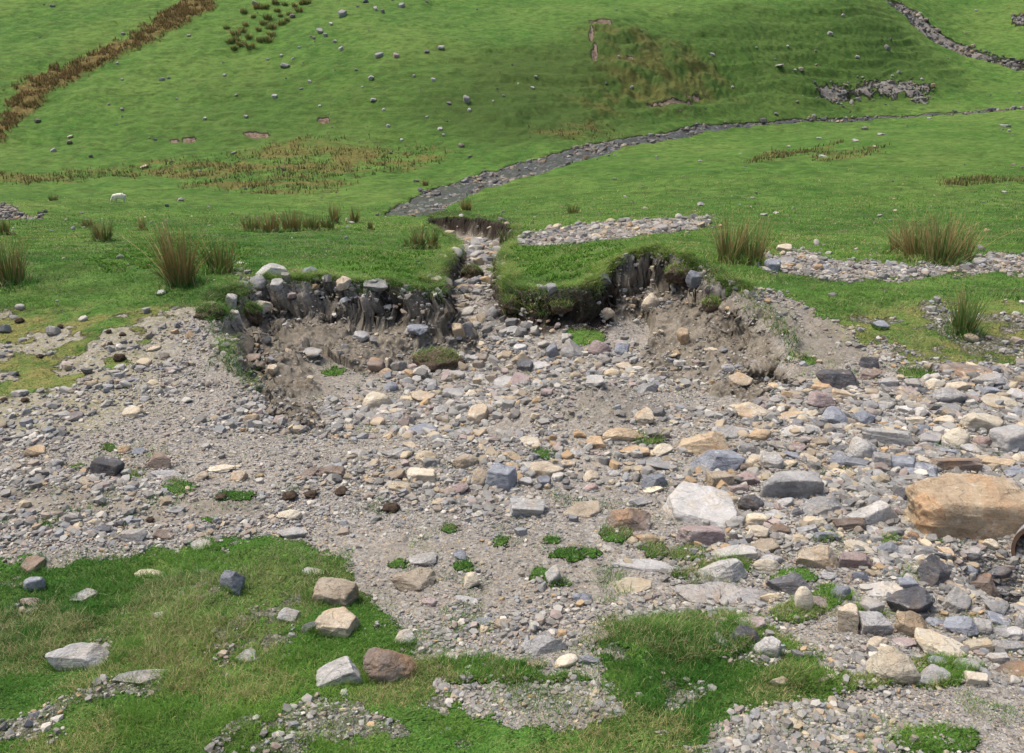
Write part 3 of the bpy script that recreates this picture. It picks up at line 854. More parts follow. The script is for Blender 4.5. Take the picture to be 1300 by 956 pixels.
FARROCKS = '''312 148 8 6 p;260 150 7 5 g;68 190 10 7 p;393 103 6 5 w;406 134 5 4 w;362 83 16 9 g;435 16 15 10 g;406 39 12 8 g;183 211 15 5 t;155 101 5 4 g;149 80 6 4 g;138 132 5 4 p;155 138 6 5 p;89 173 9 4 c;240 45 7 4 g;285 95 7 5 g;357 70 5 4 p;349 122 10 7 g;206 100 9 4 g;67 7 8 3 g;156 42 7 3 g;592 125 12 13 p;596 139 6 6 w;680 97 6 5 w;658 106 4 4 w;676 111 7 4 p;550 101 8 6 g;525 96 5 4 p;471 98 10 7 g;481 69 14 9 g;503 70 11 9 v;542 65 9 5 d;560 60 12 7 g;510 6 12 7 g;477 11 7 8 g;486 14 7 7 d;474 126 10 4 p;487 139 6 5 w;542 148 5 4 p;493 159 7 5 w;559 163 9 6 w;563 171 5 5 p;510 177 6 4 w;570 131 8 6 d;626 128 4 3 w;785 72 5 5 p;802 110 6 5 g;433 61 8 7 g;1126 60 13 9 p;1054 42 10 7 g;1088 72 8 6 p;1000 58 5 3 p;904 69 8 6 g;989 83 15 5 p;1009 89 5 4 p;1070 19 7 5 g;1036 82 5 4 r;1141 91 8 5 p;1133 96 6 4 g;985 144 8 5 p;1086 178 11 4 p;1110 186 7 4 t;1045 198 14 5 p;1001 186 6 4 p;889 204 7 4 g;1120 170 15 4 g;1276 159 17 5 g;890 259 13 9 g;970 272 12 5 p;1239 13 6 4 p;420 30 7 5 g;413 44 8 6 g;398 48 6 4 p;425 52 7 5 g;372 74 6 5 p;380 60 5 4 g;340 75 5 4 g;452 88 5 4 p;460 110 4 3 g;1040 175 8 3 p;985 270 10 4 w;940 195 6 3 p;1180 150 7 3 p;300 120 5 3 g;225 125 4 3 p;930 110 5 4 g;960 60 4 3 p;1170 100 6 4 g'''
variants = {}
def vmesh(shape, k, key, sub):
    kk = (shape, k, sub)
    if kk not in variants: variants[kk] = stone(sub, shape, 100+k*7+ord(shape))
    V, F = variants[kk]
    mk = ('m', shape, k, key, sub)
    if mk not in variants: variants[mk] = tri_mesh('rock', V, F, RM[key], True)
    return variants[mk]
SLANT = lambda v: math.sqrt(v.x**2+v.y**2+(v.z-ZC)**2)
placed = []                                                      # records for labels
def place_rock(px, py, w, h, key, shape, idx, big=False):
    g0 = at(px, py)
    for _ in range(3):
        R = g0.y*cos(TH)+(ZC-g0.z)*sin(TH)                       # depth along the axis
        wm = w/FPX*R; hm = h/FPX*R; ph = math.asin(min(.99, (ZC-g0.z)/SLANT(g0)))
        k1 = {'q': .7, 'B': .85, 's': .17, 'r': .6, 'k': .62, 'w': .6, 'a': .5}[shape]
        b = min((1.4 if shape == 's' else .9)*wm, hm/(sin(ph)+k1*cos(ph))); c = max((hm-b*sin(ph)*(.97 if shape == 's' else .9))/cos(ph), (.13 if shape == 's' else .2)*b)
        c_full = c*(1.9 if float(samp(GR, np.float64(g0.x/g0.y), np.float64(log(g0.y)))) > .4 and g0.y < 9 else 1.5)
        g0 = at(px, py+.5*c*cos(ph)*FPX/R)
    yaw = random.uniform(-.3, .3)
    if D is not None and w >= 26:
        V, F = stone(6 if w > 48 else 5, shape, 500+idx); me = tri_mesh('rock', V, F, RM[key], True)
    else: me = vmesh(shape, idx % 9, key, 4)
    nm = 'boulder' if wm > .33 else 'stone'
    if g0.y > 60: nm = 'boulder'
    o = link(nm, me)
    o.scale = (wm*1.04, b*1.05, c_full)
    o.rotation_euler = (random.uniform(-.10, .16), random.uniform(-.2, .2), yaw)
    gz = g0.z
    o.location = (g0.x, g0.y, gz+c-c_full/2)
    return o, g0, (wm, b, c)

k = 0
for line in ROCKS.strip().splitlines():
    if '|' not in line and float(line.split()[2]) < 15 and float(line.split()[0]) > 380: continue
    f = line.split('|'); x, y, w, h, key, shp = f[0].split(); x, y, w, h = map(float, (x, y, w, h))
    o, g0, dm = place_rock(x, y, w, h, key, shp, k); k += 1
    placed.append(dict(o=o, x=x, y=y, w=w, h=h, key=key, shp=shp, lm=f[1] if len(f) > 1 else None, lab=f[2] if len(f) > 2 else None, far=False, g=g0, dm=dm))
# more of the piled rubble on the washed-out side, kept clear of the stones above
rr_ = random.Random(5); PILE = [(990, 545), (1060, 480), (1200, 485), (1295, 500), (1295, 600), (1150, 600), (1150, 690), (1230, 700), (1296, 770), (1296, 860), (1180, 862), (1040, 770), (960, 700), (900, 600)]
def in_poly(x, y, P_):
    c = False
    for a in range(len(P_)):
        (x1, y1), (x2, y2) = P_[a], P_[a-1]
        if (y1 > y) != (y2 > y) and x < (x2-x1)*(y-y1)/(y2-y1)+x1: c = not c
    return c
tries = 0; added = 0
while added < 95 and tries < 20000:
    tries += 1; x, y = rr_.uniform(880, 1298), rr_.uniform(480, 862)
    if not in_poly(x, y, PILE): continue
    w = rr_.uniform(19, 36)*(1+.35*(y > 660)); h = w*rr_.uniform(.42, .75)
    if any(abs(x-r['x']) < .42*(w+r['w']) and abs(y-r['y']) < .40*(h+r['h']) for r in placed): continue
    key = rr_.choice('ggggppbbdttcrv'); shp = rr_.choice('aawwsskk')
    o, g0, dm = place_rock(x, y, w, h, key, shp, k); k += 1; added += 1
    placed.append(dict(o=o, x=x, y=y, w=w, h=h, key=key, shp=shp, lm=None, lab=None, far=False, g=g0, dm=dm))
print('pile', added)
for e in FARROCKS.split(';'):
    x, y, w, h, key = e.split(); key = {'g': 'g', 'd': 'd', 'w': 'p', 'p': 'g', 'v': 'v', 't': 't', 'r': 'r', 'c': 'c'}[key]; x, y, w, h = float(x), float(y), float(w)*.72, float(h)*.68
    o, g0, dm = place_rock(x, y, w, h, key, 'a' if h > .5*w else 's', k); k += 1
    placed.append(dict(o=o, x=x, y=y, w=w, h=h, key=key, shp='a', lm=None, lab=None, far=True, g=g0, dm=dm))
print('rocks', k)

# --- the countless small stones, one mass each
def rotm(n, tilt):
    a = RNG.uniform(0, 2*pi, n); tx = RNG.normal(0, tilt, n); ty = RNG.normal(0, tilt, n)
    ca, sa, cx_, sx, cy_, sy = np.cos(a), np.sin(a), np.cos(tx), np.sin(tx), np.cos(ty), np.sin(ty)
    Rz = np.zeros((n, 3, 3)); Rz[:, 0, 0] = ca; Rz[:, 0, 1] = -sa; Rz[:, 1, 0] = sa; Rz[:, 1, 1] = ca; Rz[:, 2, 2] = 1
    Rx = np.zeros((n, 3, 3)); Rx[:, 0, 0] = 1; Rx[:, 1, 1] = cx_; Rx[:, 1, 2] = -sx; Rx[:, 2, 1] = sx; Rx[:, 2, 2] = cx_
    Ry = np.zeros((n, 3, 3)); Ry[:, 1, 1] = 1; Ry[:, 0, 0] = cy_; Ry[:, 0, 2] = sy; Ry[:, 2, 0] = -sy; Ry[:, 2, 2] = cy_
    return Rx@Ry@Rz
PAL = np.array([(.22, .218, .21), (.29, .285, .275), (.15, .15, .152), (.23, .24, .26), (.38, .37, .345), (.34, .285, .21), (.43, .37, .27), (.38, .27, .16), (.26, .22, .185), (.48, .46, .42), (.30, .25, .235), (.19, .182, .172)])
def stone_cols(n, warm=.35):
    w = np.array([3, 3.2, 2, 2, 2.0, 3.0*warm, 2.4*warm, 1.3*warm, 1.6, .9, .8, 2.2]); i = RNG.choice(len(PAL), n, p=w/w.sum())
    return PAL[i]*RNG.uniform(.72, 1.10, (n, 1))*[1.01, 1.0, .96]
GS = NT_('small_stones', .9, .2); p = GS.pos(); at_ = GS.attr('Col')
n1 = GS.noise(p, 40, 5, .7); n2 = GS.noise(p, 9, 4, .6)
cc = GS.mix(GS.math('MULTIPLY', GS.ramp(n1, .45, .7), .35), at_.outputs['Color'], (.38, .36, .33)); cc = GS.mix(GS.math('MULTIPLY', GS.ramp(n2, .4, .65), .35), cc, GS.mix(1.0, cc, (.5, .48, .46), 'MULTIPLY'))
GS.l(cc, GS.b.inputs['Base Color']); GS.l(GS.bump(n1, .5, .006), GS.b.inputs['Normal'])
def scatter_stones(name, x, y, size, sub, label, cat, flat=(.35, .8), warm=.5, group=None, tone=1.0):
    n = len(x); z = ground(x, y); vs = []; fs = []; cs = []; off = 0
    col = stone_cols(n, warm)*tone; var = RNG.integers(0, 14, n)
    for v in range(14):
        m = var == v; c = m.sum()
        if not c: continue
        V, F = stone(sub, 'aswkaras'[v % 8], 900+v)
        sc = np.stack([size[m], size[m]*RNG.uniform(.55, .95, c), size[m]*RNG.uniform(*flat, c)], -1)
        vv = V[None]*sc[:, None, :]; vv = np.einsum('nij,nkj->nki', rotm(c, .22), vv)
        vv += np.stack([x[m], y[m], z[m]+sc[:, 2]*.22], -1)[:, None, :]
        vs.append(vv.reshape(-1, 3)); fs.append((F[None]+(np.arange(c)*len(V))[:, None, None]+off).reshape(-1, 3)); cs.append(np.repeat(col[m], len(V), 0)); off += c*len(V)
    me = tri_mesh(name, np.concatenate(vs), np.concatenate(fs), GS.m, False, col=np.concatenate(cs))
    print(name, n); return tag(link(name, me), label, cat, group, 'stuff')
def cand(n, d0, d1, smax=1.0):
    return RNG.uniform(-smax, smax, n), RNG.uniform(log(d0), log(d1), n)
BG = np.clip(np.maximum.reduce([nearp*.35, BARE*(1-PATCH*.85), STRIP*.8, np.maximum(MOSS, MOSSR)*np.clip(1-GR*1.6, 0, 1)*.9]), 0, 1)
# fine gravel
s_, t_ = cand(420000, 2.6, 19); dd = np.exp(t_)
acc = samp(BG, s_, t_)*(1-.85*samp(DIRT, s_, t_))*(1-.7*samp(earth, s_, t_))*(1-.75*samp(MOSS, s_, t_))*sstep(.25, .6, fbm(s_*dd*1.3, dd*1.3, 3, 77)+.12)
kp = RNG.uniform(0, 1, len(s_)) < acc; s_, t_, dd = s_[kp], t_[kp], dd[kp]
big = fbm(s_*dd*.8, dd*.8, 4, 79); sz = (.55+1.1*sstep(.38, .64, big))*np.minimum(dd, 7+.5*(dd-7).clip(0))/FPX*np.minimum(2.2*(RNG.pareto(2.3, len(dd))+1), 12)
scatter_stones('gravel', s_*dd, dd, sz, 1, 'loose grey shale gravel covering the track and bare ground', 'gravel', warm=.22)
# chips gathered round the feet of the bigger stones
xs, ys, zs = [], [], []
for r in placed:
    if r['far'] or r['w'] < 17: continue
    g0 = r['g']; wm, b, c = r['dm']
    if float(samp(GR, np.float64(g0.x/g0.y), np.float64(log(g0.y)))) > .4: continue
    n = 26; a = RNG.uniform(0, 2*pi, n); f = RNG.uniform(.92, 1.35, n)
    xs.append(g0.x+np.cos(a)*wm*.5*f); ys.append(g0.y+np.sin(a)*b*.5*f); zs.append(g0.y/FPX*RNG.uniform(2.2, 6.5, n))
scatter_stones('gravel', np.concatenate(xs), np.concatenate(ys), np.concatenate(zs), 1, 'loose chips gathered round the feet of the bigger stones', 'gravel', warm=.5)
# rubble cobbles, smaller than every stone that stands alone
s_, t_ = cand(46000, 2.8, 50); dd = np.exp(t_)
acc = np.clip(samp(RUB, s_, t_)*.72*sstep(.25, .55, fbm(s_*dd*1.1, dd*1.1, 3, 78)+.1)+.025*samp(BG, s_, t_), 0, 1)*samp(BG, s_, t_)+.05*samp(MOSS, s_, t_)
acc *= (1-.6*samp(earth, s_, t_))*(1-.8*samp(DIRT, s_, t_))
kp = RNG.uniform(0, 1, len(s_)) < acc; s_, t_, dd = s_[kp], t_[kp], dd[kp]
sz = dd/FPX*np.minimum(6.6*(RNG.pareto(1.75, len(dd))+1), 19)
scatter_stones('rubble', s_*dd, dd, sz, 3, 'mixed grey and tan cobbles heaped over gully floor and washed-out ground', 'rubble', warm=.9)
# pebbly strips on the turf, stones in bank faces
s_, t_ = cand(90000, 9, 56); dd = np.exp(t_)
acc = np.clip(samp(STRIP, s_, t_)*.9+samp(earth, s_, t_)*.30*sstep(.4, .6, fbm(s_*dd*1.5, dd*1.5, 3, 79))+.006*samp(GR, s_, t_), 0, 1)
kp = RNG.uniform(0, 1, len(s_)) < acc; s_, t_, dd = s_[kp], t_[kp], dd[kp]
sz = dd/FPX*np.minimum(2.4*(RNG.pareto(2.2, len(dd))+1), 13)
scatter_stones('stone_spread', s_*dd, dd, sz, 2, 'small pale stones washed across the turf and stuck in the earth banks', 'stones', warm=.8)
# far: stream stones, scree, hill stones
s_, t_ = cand(120000, 48, 270, .62); dd = np.exp(t_)
cm = samp(CHAN, s_, t_); edge = 1-np.abs(cm-.5)*1.2
nz = fbm(s_*dd/5, dd/5, 3, 88)
acc = np.clip(cm*sstep(.42, .58, nz+.12*edge)*.9+samp(CHL, s_, t_)*.6, 0, 1)
kp = RNG.uniform(0, 1, len(s_)) < acc; s1, t1, d1 = s_[kp], t_[kp], dd[kp]
scatter_stones('stream_stones', s1*d1, d1, d1/FPX*np.minimum(2.4*(RNG.pareto(2.2, len(d1))+1), 9), 1, 'grey and brown stones lying in and along the shallow stream', 'stones', (.5, .9), .8, tone=.62)
acc = np.clip(samp(SCREE, s_, t_)*.95+samp(TRIB, s_, t_)*.75+.0022*samp(HILL, s_, t_)+.0015, 0, 1)*(1-cm)
kp = RNG.uniform(0, 1, len(s_)) < acc; s1, t1, d1 = s_[kp], t_[kp], dd[kp]
scatter_stones('scree', s1*d1, d1, d1/FPX*np.minimum(2.2*(RNG.pareto(2.2, len(d1))+1), 8), 1, 'loose grey stones spilling down the hillside and along the upper gully', 'scree', (.5, .9), .4, tone=.62)

RUSHES = [  # px, base row, height px, width px, brownness, stems, label
 (230, 362, 84, 42, .75, 420, 'tall rust-brown rush tuft leaning beside the paler green one', 'tall brown rush'),
 (280, 347, 52, 42, .35, 240, 'pale green wispy rush tuft beside the tall rust-brown one', 'pale wispy rush'),
 (12, 360, 66, 48, .45, 300, 'wide mixed green and straw rush tuft at the meadow margin', 'wide straw rush'),
 (1223, 423, 68, 32, .08, 260, 'narrow dark green rush tuft with a round tan stone at its foot', 'narrow green rush'),
 (926, 332, 64, 38, .45, 260, 'tall rush tuft with brown tips beside the gully rim', 'rim rush'),
 (955, 335, 58, 34, .5, 230, 'brown-tipped rush tuft crowded against the one on the gully rim', None),
 (1166, 330, 62, 44, .5, 320, 'brown-topped rush tuft, first of the thick hedge-like trio', 'rush trio'),
 (1193, 336, 66, 48, .3, 360, 'dense green rush tuft in the middle of the hedge-like trio', None),
 (1216, 334, 56, 34, .3, 240, 'shorter green rush tuft ending the hedge-like trio', None),
 (1140, 322, 44, 26, .6, 130, 'thin brown rush tuft just before the hedge-like trio', None),
 (131, 305, 26, 27, .35, 200, 'small rounded green rush tuft alone on the open meadow', 'lone round rush'),
 (112, 289, 14, 13, .4, 90, 'tiny rush tuft behind the lone rounded one', None),
 (181, 292, 20, 8, .7, 60, 'slim brown rush tuft standing beyond the lone rounded one', None),
 (4, 297, 22, 18, .5, 140, 'stubby green rush tuft at the far meadow margin', None),
 (320, 294, 22, 26, .55, 170, 'low straw-topped rush tuft starting the meadow row', None),
 (344, 295, 26, 28, .75, 190, 'palest straw-coloured rush tuft in the meadow row', 'meadow rush row'),
 (371, 294, 30, 28, .6, 190, 'tallest rush tuft in the meadow row, straw on top', None),
 (396, 293, 22, 26, .4, 170, 'greenest rush tuft in the meadow row', None),
 (416, 292, 20, 20, .35, 130, 'last low green rush tuft of the meadow row', None),
 (425, 284, 28, 12, .6, 90, 'slim upright rush tuft just past the meadow row', None),
 (450, 283, 22, 12, .5, 80, 'small upright rush tuft between the meadow row and the stream', None),
 (470, 292, 13, 9, .3, 60, 'tiny green rush tuft near the stream end', None),
 (532, 316, 33, 15, .35, 130, 'dark upright rush tuft, taller of a pair by the narrow gully', 'gully rush pair'),
 (549, 315, 29, 13, .45, 110, 'brownish upright rush tuft, shorter of a pair by the narrow gully', None),
 (518, 313, 15, 9, .2, 60, 'small green rush tuft next to the upright pair', None),
 (644, 307, 18, 28, .2, 150, 'low green rush tuft overhanging the stones in the narrow gully', None),
 (592, 268, 17, 14, .6, 120, 'golden round rush tuft on the near stream bank', 'golden stream rush'),
 (727, 271, 13, 17, .5, 110, 'squat golden rush tuft on the meadow beyond the pebble strip', None),
 (540, 236, 10, 8, .6, 60, 'small brown rush tuft on the far stream bank', None),
 (68, 255, 9, 12, .5, 60, 'small tawny rush tuft close to the grazing sheep', None),
]
RUSHES_POS = RUSHES
# ---------------------------------------------------------------- grass
def blades(x, y, z, h, w, lean, col_lo, col_hi, seg=2, yaw=None):
    """tapered curved blades; returns V, F, col"""
    n = len(x); a = RNG.uniform(0, 2*pi, n) if yaw is None else yaw
    ux, uy = np.cos(a), np.sin(a); b = RNG.uniform(0, 2*pi, n); lx, ly = np.cos(b)*lean, np.sin(b)*lean
    rows = []
    cols = []
    for k in range(seg+1):
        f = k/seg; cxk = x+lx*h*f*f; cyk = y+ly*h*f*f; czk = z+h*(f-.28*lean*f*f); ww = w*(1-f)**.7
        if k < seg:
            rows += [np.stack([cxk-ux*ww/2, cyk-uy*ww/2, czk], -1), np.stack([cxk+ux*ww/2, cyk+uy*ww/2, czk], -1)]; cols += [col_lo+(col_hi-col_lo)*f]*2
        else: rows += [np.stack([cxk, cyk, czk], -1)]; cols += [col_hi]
    V = np.stack(rows, 1); CO = np.stack(cols, 1); m = V.shape[1]
    F = []
    for k in range(seg-1): F += [(2*k, 2*k+1, 2*k+3), (2*k, 2*k+3, 2*k+2)]
    F += [(2*seg-2, 2*seg-1, 2*seg)]
    F = np.array(F)[None]+(np.arange(n)*m)[:, None, None]
    return V.reshape(-1, 3), F.reshape(-1, 3), CO.reshape(-1, 3)
GB = NT_('grass_blades', .75, .15); GB.l(GB.attr('Col').outputs['Color'], GB.b.inputs['Base Color'])
GB.b.inputs['Subsurface Weight'].default_value = 0
tr = GB.n('ShaderNodeBsdfTranslucent'); GB.l(GB.attr('Col').outputs['Color'], tr.inputs[0]); mx = GB.n('ShaderNodeMixShader'); mx.inputs[0].default_value = .35
out = GB.t.nodes['Material Output']; GB.l(GB.b.outputs[0], mx.inputs[1]); GB.l(tr.outputs[0], mx.inputs[2]); GB.l(mx.outputs[0], out.inputs[0])
MAT_B = GB.m
def grass_cols(x, y, n, dry=0):
    f = fbm(x*1.1, y*1.1, 3, 91)[:, None]; g = RNG.uniform(0, 1, (n, 1)); 
    f = np.clip((f-.5)*2.2+.5, 0, 1); base = np.array([.056, .165, .026])*(1-f)+np.array([.165, .31, .055])*f
    base = base*(.7+.6*g)
    dr = (RNG.uniform(0, 1, n) < np.clip(dry, 0, 1))[:, None]
    straw = np.array([.48, .44, .22])*RNG.uniform(.6, 1.15, (n, 1))
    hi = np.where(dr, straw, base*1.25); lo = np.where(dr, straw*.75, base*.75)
    lf = fbm(x/7, y/7, 3, 95)[:, None]; tint = 1+np.clip(lf-.5, -.25, .2)*np.array([1.3, .8, .5]); lo = lo*tint; hi = hi*tint
    return lo, hi
allV, allF, allC = [], [], []; off = 0
def add_grass(V, F, Cc):
    global off
    allV.append(V); allF.append(F+off); allC.append(Cc); off += len(V)
SPRIG = on(D < 20, lambda x, y: sstep(.60, .68, fbm(x*3.2, y*3.2, 3, 171)))*BARE*.5*(1-sstep(.2, .5, earth))
WIDE = grassy_soft = np.clip(1-region([(-80, 545), (60, 512), (195, 430), (215, 405), (290, 398), (545, 388), (860, 372), (990, 384), (1100, 432), (1220, 456), (1500, 470), (1500, 1150), (1250, 960), (1120, 900), (1000, 800), (860, 775), (775, 790), (690, 868), (560, 805), (455, 745), (380, 690), (230, 692), (-80, 716)], .035, .02)*1.0, 0, 1)*(D < 13)*BARE*.35
TURF = np.maximum.reduce([GR, SPRIG, WIDE*(1-earth)*(1-gul)])
def turf(n, d0, d1, h0, h1, w0, mask, seg=2, seed=0):
    s_, t_ = cand(n, d0, d1, .95 if d0 < 30 else .70); dd = np.exp(t_); x = s_*dd; y = dd
    cl = fbm(x*4.5, y*4.5, 3, 101+seed); acc = samp(mask, s_, t_)*(.55+.45*sstep(.35, .55, cl))
    kp = RNG.uniform(0, 1, n) < acc; x, y, dd, cl, s_, t_ = x[kp], y[kp], dd[kp], cl[kp], s_[kp], t_[kp]; m = len(x)
    big = fbm(x*1.4, y*1.4, 3, 131)
    tall = .5+.6*sstep(.45, .7, big)+.35*samp(PATCH, s_, t_)
    h = (h0+(h1-h0)*RNG.uniform(0, 1, m)**1.5)*(.5+cl)*tall*(1-.5*samp(MOSS, s_, t_)); w = np.maximum(w0, dd*.00085)*RNG.uniform(.7, 1.3, m)
    dryn = fbm(x*1.9+40, y*1.9, 3, 141)
    dry = .06+.25*samp(PATCH, s_, t_)*(big > .52)+.50*sstep(.46, .62, dryn)+.5*samp(MOSS, s_, t_)+.3*samp(MOSSR, s_, t_)
    lo, hi = grass_cols(x, y, m, dry)
    if d0 > 30: lo = hi = hi*.85
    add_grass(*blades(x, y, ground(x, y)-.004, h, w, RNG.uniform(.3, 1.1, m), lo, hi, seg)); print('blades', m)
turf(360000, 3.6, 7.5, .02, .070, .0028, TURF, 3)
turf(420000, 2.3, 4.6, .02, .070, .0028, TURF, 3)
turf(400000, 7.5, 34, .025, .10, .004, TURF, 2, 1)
turf(90000, 34, 90, .06, .20, .01, GR*(1-BROWN*.3)*sstep(95, 40, D), 2, 2)
for r in placed:                                                 # grass growing up round stones that lie in turf
    if r['far']: continue
    g0 = r['g']; wm, b, c = r['dm']
    if g0.y > 16 or float(samp(GR, np.float64(g0.x/g0.y), np.float64(log(g0.y)))) < .35: continue
    n = int(140+900*wm); a = RNG.uniform(0, 2*pi, n); f = RNG.uniform(.80, 1.2, n); x = g0.x+np.cos(a)*wm*.5*f; y = g0.y+np.sin(a)*b*.5*f
    lo, hi = grass_cols(x, y, n, .15); add_grass(*blades(x, y, ground(x, y)-.004, RNG.uniform(.03, .075, n), np.full(n, max(.003, g0.y*.0008)), RNG.uniform(.2, .9, n), lo, hi, 3))
for (px, row, hp, wp, br, n_, lb, lm) in RUSHES_POS:
    g0 = at(px, row); r = wp/FPX*g0.y*.5; n = int(260); a = RNG.uniform(0, 2*pi, n); f = RNG.uniform(.3, 1.7, n); x = g0.x+np.cos(a)*r*f; y = g0.y+np.sin(a)*r*f
    lo, hi = grass_cols(x, y, n, .35); add_grass(*blades(x, y, ground(x, y)-.01, RNG.uniform(.08, .22, n)*min(1.3, hp/40+.3), np.full(n, max(.006, g0.y*.001)), RNG.uniform(.3, 1.2, n), lo, hi, 3))
V, F, Cc = np.concatenate(allV), np.concatenate(allF), np.concatenate(allC)
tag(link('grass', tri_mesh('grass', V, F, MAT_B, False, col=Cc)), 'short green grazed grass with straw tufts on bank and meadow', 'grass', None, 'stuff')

# shaggy turf fringe hanging over the gully rim
allV, allF, allC = [], [], []; off = 0
s_, t_ = cand(1800000, 8, 36, .55); x, y = s_*np.exp(t_), np.exp(t_)
sr = samp(sd_rim, s_, t_); dp = samp(-drop, s_, t_)
ok = (sr > -.16) & (sr < .09) & (dp > .22) & (RNG.uniform(0, 1, len(s_)) < samp(GR, s_, t_)+.10+.7*samp(BACK, s_, t_)*sstep(.35, .5, vnoise(x*2.3, y*2.3, 19))+.6*(vnoise(x*1.3, y*1.3, 9) > .62))
x, y, sr, s_, t_ = x[ok], y[ok], sr[ok], s_[ok], t_[ok]; m = len(x)
lo, hi = grass_cols(x, y, m, np.full(m, .22))
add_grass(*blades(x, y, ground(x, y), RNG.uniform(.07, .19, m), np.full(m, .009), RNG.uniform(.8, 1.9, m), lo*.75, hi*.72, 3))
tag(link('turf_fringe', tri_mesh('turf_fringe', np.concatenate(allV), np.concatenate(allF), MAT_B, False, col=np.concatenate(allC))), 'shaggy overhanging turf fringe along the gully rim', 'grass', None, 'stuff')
print('fringe', m)

# low leafy weeds (broad little leaves)
allV, allF, allC = [], [], []; off = 0
WEED = np.maximum(region([(640, 318), (700, 310), (800, 305), (800, 325), (740, 352), (650, 355)], .02, .02), .8*region([(120, 330), (220, 300), (330, 315), (300, 345), (200, 345), (130, 345)], .02, .03))
WEED = np.maximum(WEED, .7*region([(440, 320), (560, 320), (545, 362), (440, 350)], .02, .03))
s_, t_ = cand(150000, 11, 30); dd = np.exp(t_); kp = RNG.uniform(0, 1, len(s_)) < samp(WEED*GR, s_, t_)*(fbm(s_*dd*2.5, dd*2.5, 3, 5) > .45); s_, t_, dd = s_[kp], t_[kp], dd[kp]; m = len(dd)
g = RNG.uniform(.6, 1.2, (m, 1)); lo = np.array([.05, .14, .015])*g; hi = np.array([.13, .27, .035])*g
add_grass(*blades(s_*dd, dd, ground(s_*dd, dd), RNG.uniform(.05, .13, m), RNG.uniform(.02, .035, m), RNG.uniform(.5, 1.6, m), lo, hi, 3))
tag(link('weeds', tri_mesh('weeds', np.concatenate(allV), np.concatenate(allF), MAT_B, False, col=np.concatenate(allC))), 'low leafy green weeds growing through the turf', 'weeds', None, 'stuff'); print('weeds', m)

# ---------------------------------------------------------------- rushes
def rush_mesh(h, r, n, brown, seed, w=.006, spread=.35):
    """one clump of stiff round stems: green below, straw-brown at the tips"""
    rg = np.random.default_rng(seed); a = rg.uniform(0, 2*pi, n); rr = r*.72*np.sqrt(rg.uniform(0, 1, n)); x = rr*np.cos(a); y = rr*np.sin(a)
    hh = h*rg.uniform(.25, 1.0, n); le = spread*.45*rr/(r*.55)*rg.uniform(.2, 1.5, n)+rg.exponential(.10, n)+(rg.uniform(0, 1, n) < .12)*rg.uniform(.3, .9, n)
    br = (rg.uniform(0, 1, n) < brown)[:, None]; g = rg.uniform(.7, 1.25, (n, 1))
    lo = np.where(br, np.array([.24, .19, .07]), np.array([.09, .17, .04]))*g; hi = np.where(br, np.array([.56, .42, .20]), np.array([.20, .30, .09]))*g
    lx = np.cos(a+rg.normal(0, .5, n))*le; ly = np.sin(a+rg.normal(0, .5, n))*le; Vs = []; Cs = []
    seg = 3
    for k in range(seg+1):
        f = k/seg; ww = w*(1-.75*f)
        for j in range(3):
            ph = 2*pi*j/3
            Vs.append(np.stack([x+lx*hh*f**1.4+ww*.5*cos(ph), y+ly*hh*f**1.4+ww*.5*sin(ph), hh*(f-.15*le*f*f)-.03], -1)); Cs.append(lo+(hi-lo)*min(1, f*1.1))
    V = np.stack(Vs, 1); CO = np.stack(Cs, 1); F = []
    for k in range(seg):
        for j in range(3):
            a0, b0, c0, d0 = 3*k+j, 3*k+(j+1) % 3, 3*k+3+(j+1) % 3, 3*k+3+j; F += [(a0, b0, c0), (a0, c0, d0)]
    F = np.array(F)[None]+(np.arange(n)*(3*seg+3))[:, None, None]
    return tri_mesh('rush_tuft', V.reshape(-1, 3), F.reshape(-1, 3), MAT_B, False, col=CO.reshape(-1, 3))
rush_rec = []
for k, (px, row, hp, wp, br, n, lb, lm) in enumerate(RUSHES):
    n = int(n*.70); br = min(.8, br+.08); g0 = at(px, row); R = g0.y*cos(TH)+(ZC-g0.z)*sin(TH); h = hp/FPX*R*1.08; r = wp/FPX*R/2*1.0
    o = link('rush_tuft', rush_mesh(h, r, n, br, 300+k, w=max(.006, R*.0011), spread=.38)); o.location = g0
    tag(o, lb, 'rush tuft', 'rush tufts on the meadow'); rush_rec.append((px, row-hp*.4, lm))
# clumps high on the hillside: countable, one object each
hr = [rush_mesh(1.25, .8, 90, .35+.1*k, 380+k, w=.13, spread=.5) for k in range(4)]
random.seed(11)
hp_ = [(292, 52), (300, 42), (306, 55), (312, 30), (316, 46), (322, 20), (328, 36), (336, 8), (340, 22), (346, 44), (352, 12), (358, 28), (362, 4), (368, 16), (374, 6), (380, 12), (384, 3), (330, 50), (344, 34), (318, 58), (298, 60), (334, 28), (350, 2), (307, 38), (340, 50), (356, 18), (300, 50), (326, 8), (288, 34), (310, 14), (365, 24), (390, 2)]
for k, (px, row) in enumerate(hp_):
    g0 = at(px, row+3); o = link('rush_tuft', hr[k % 4]); o.location = g0; sc = random.uniform(.7, 1.15); o.scale = (sc*1.2, sc, sc*.85); o.rotation_euler.z = random.uniform(0, 6)
    tag(o, 'olive and brown rush clump scattered high on the steep hillside', 'rush tuft', 'rush clumps high on the hillside')
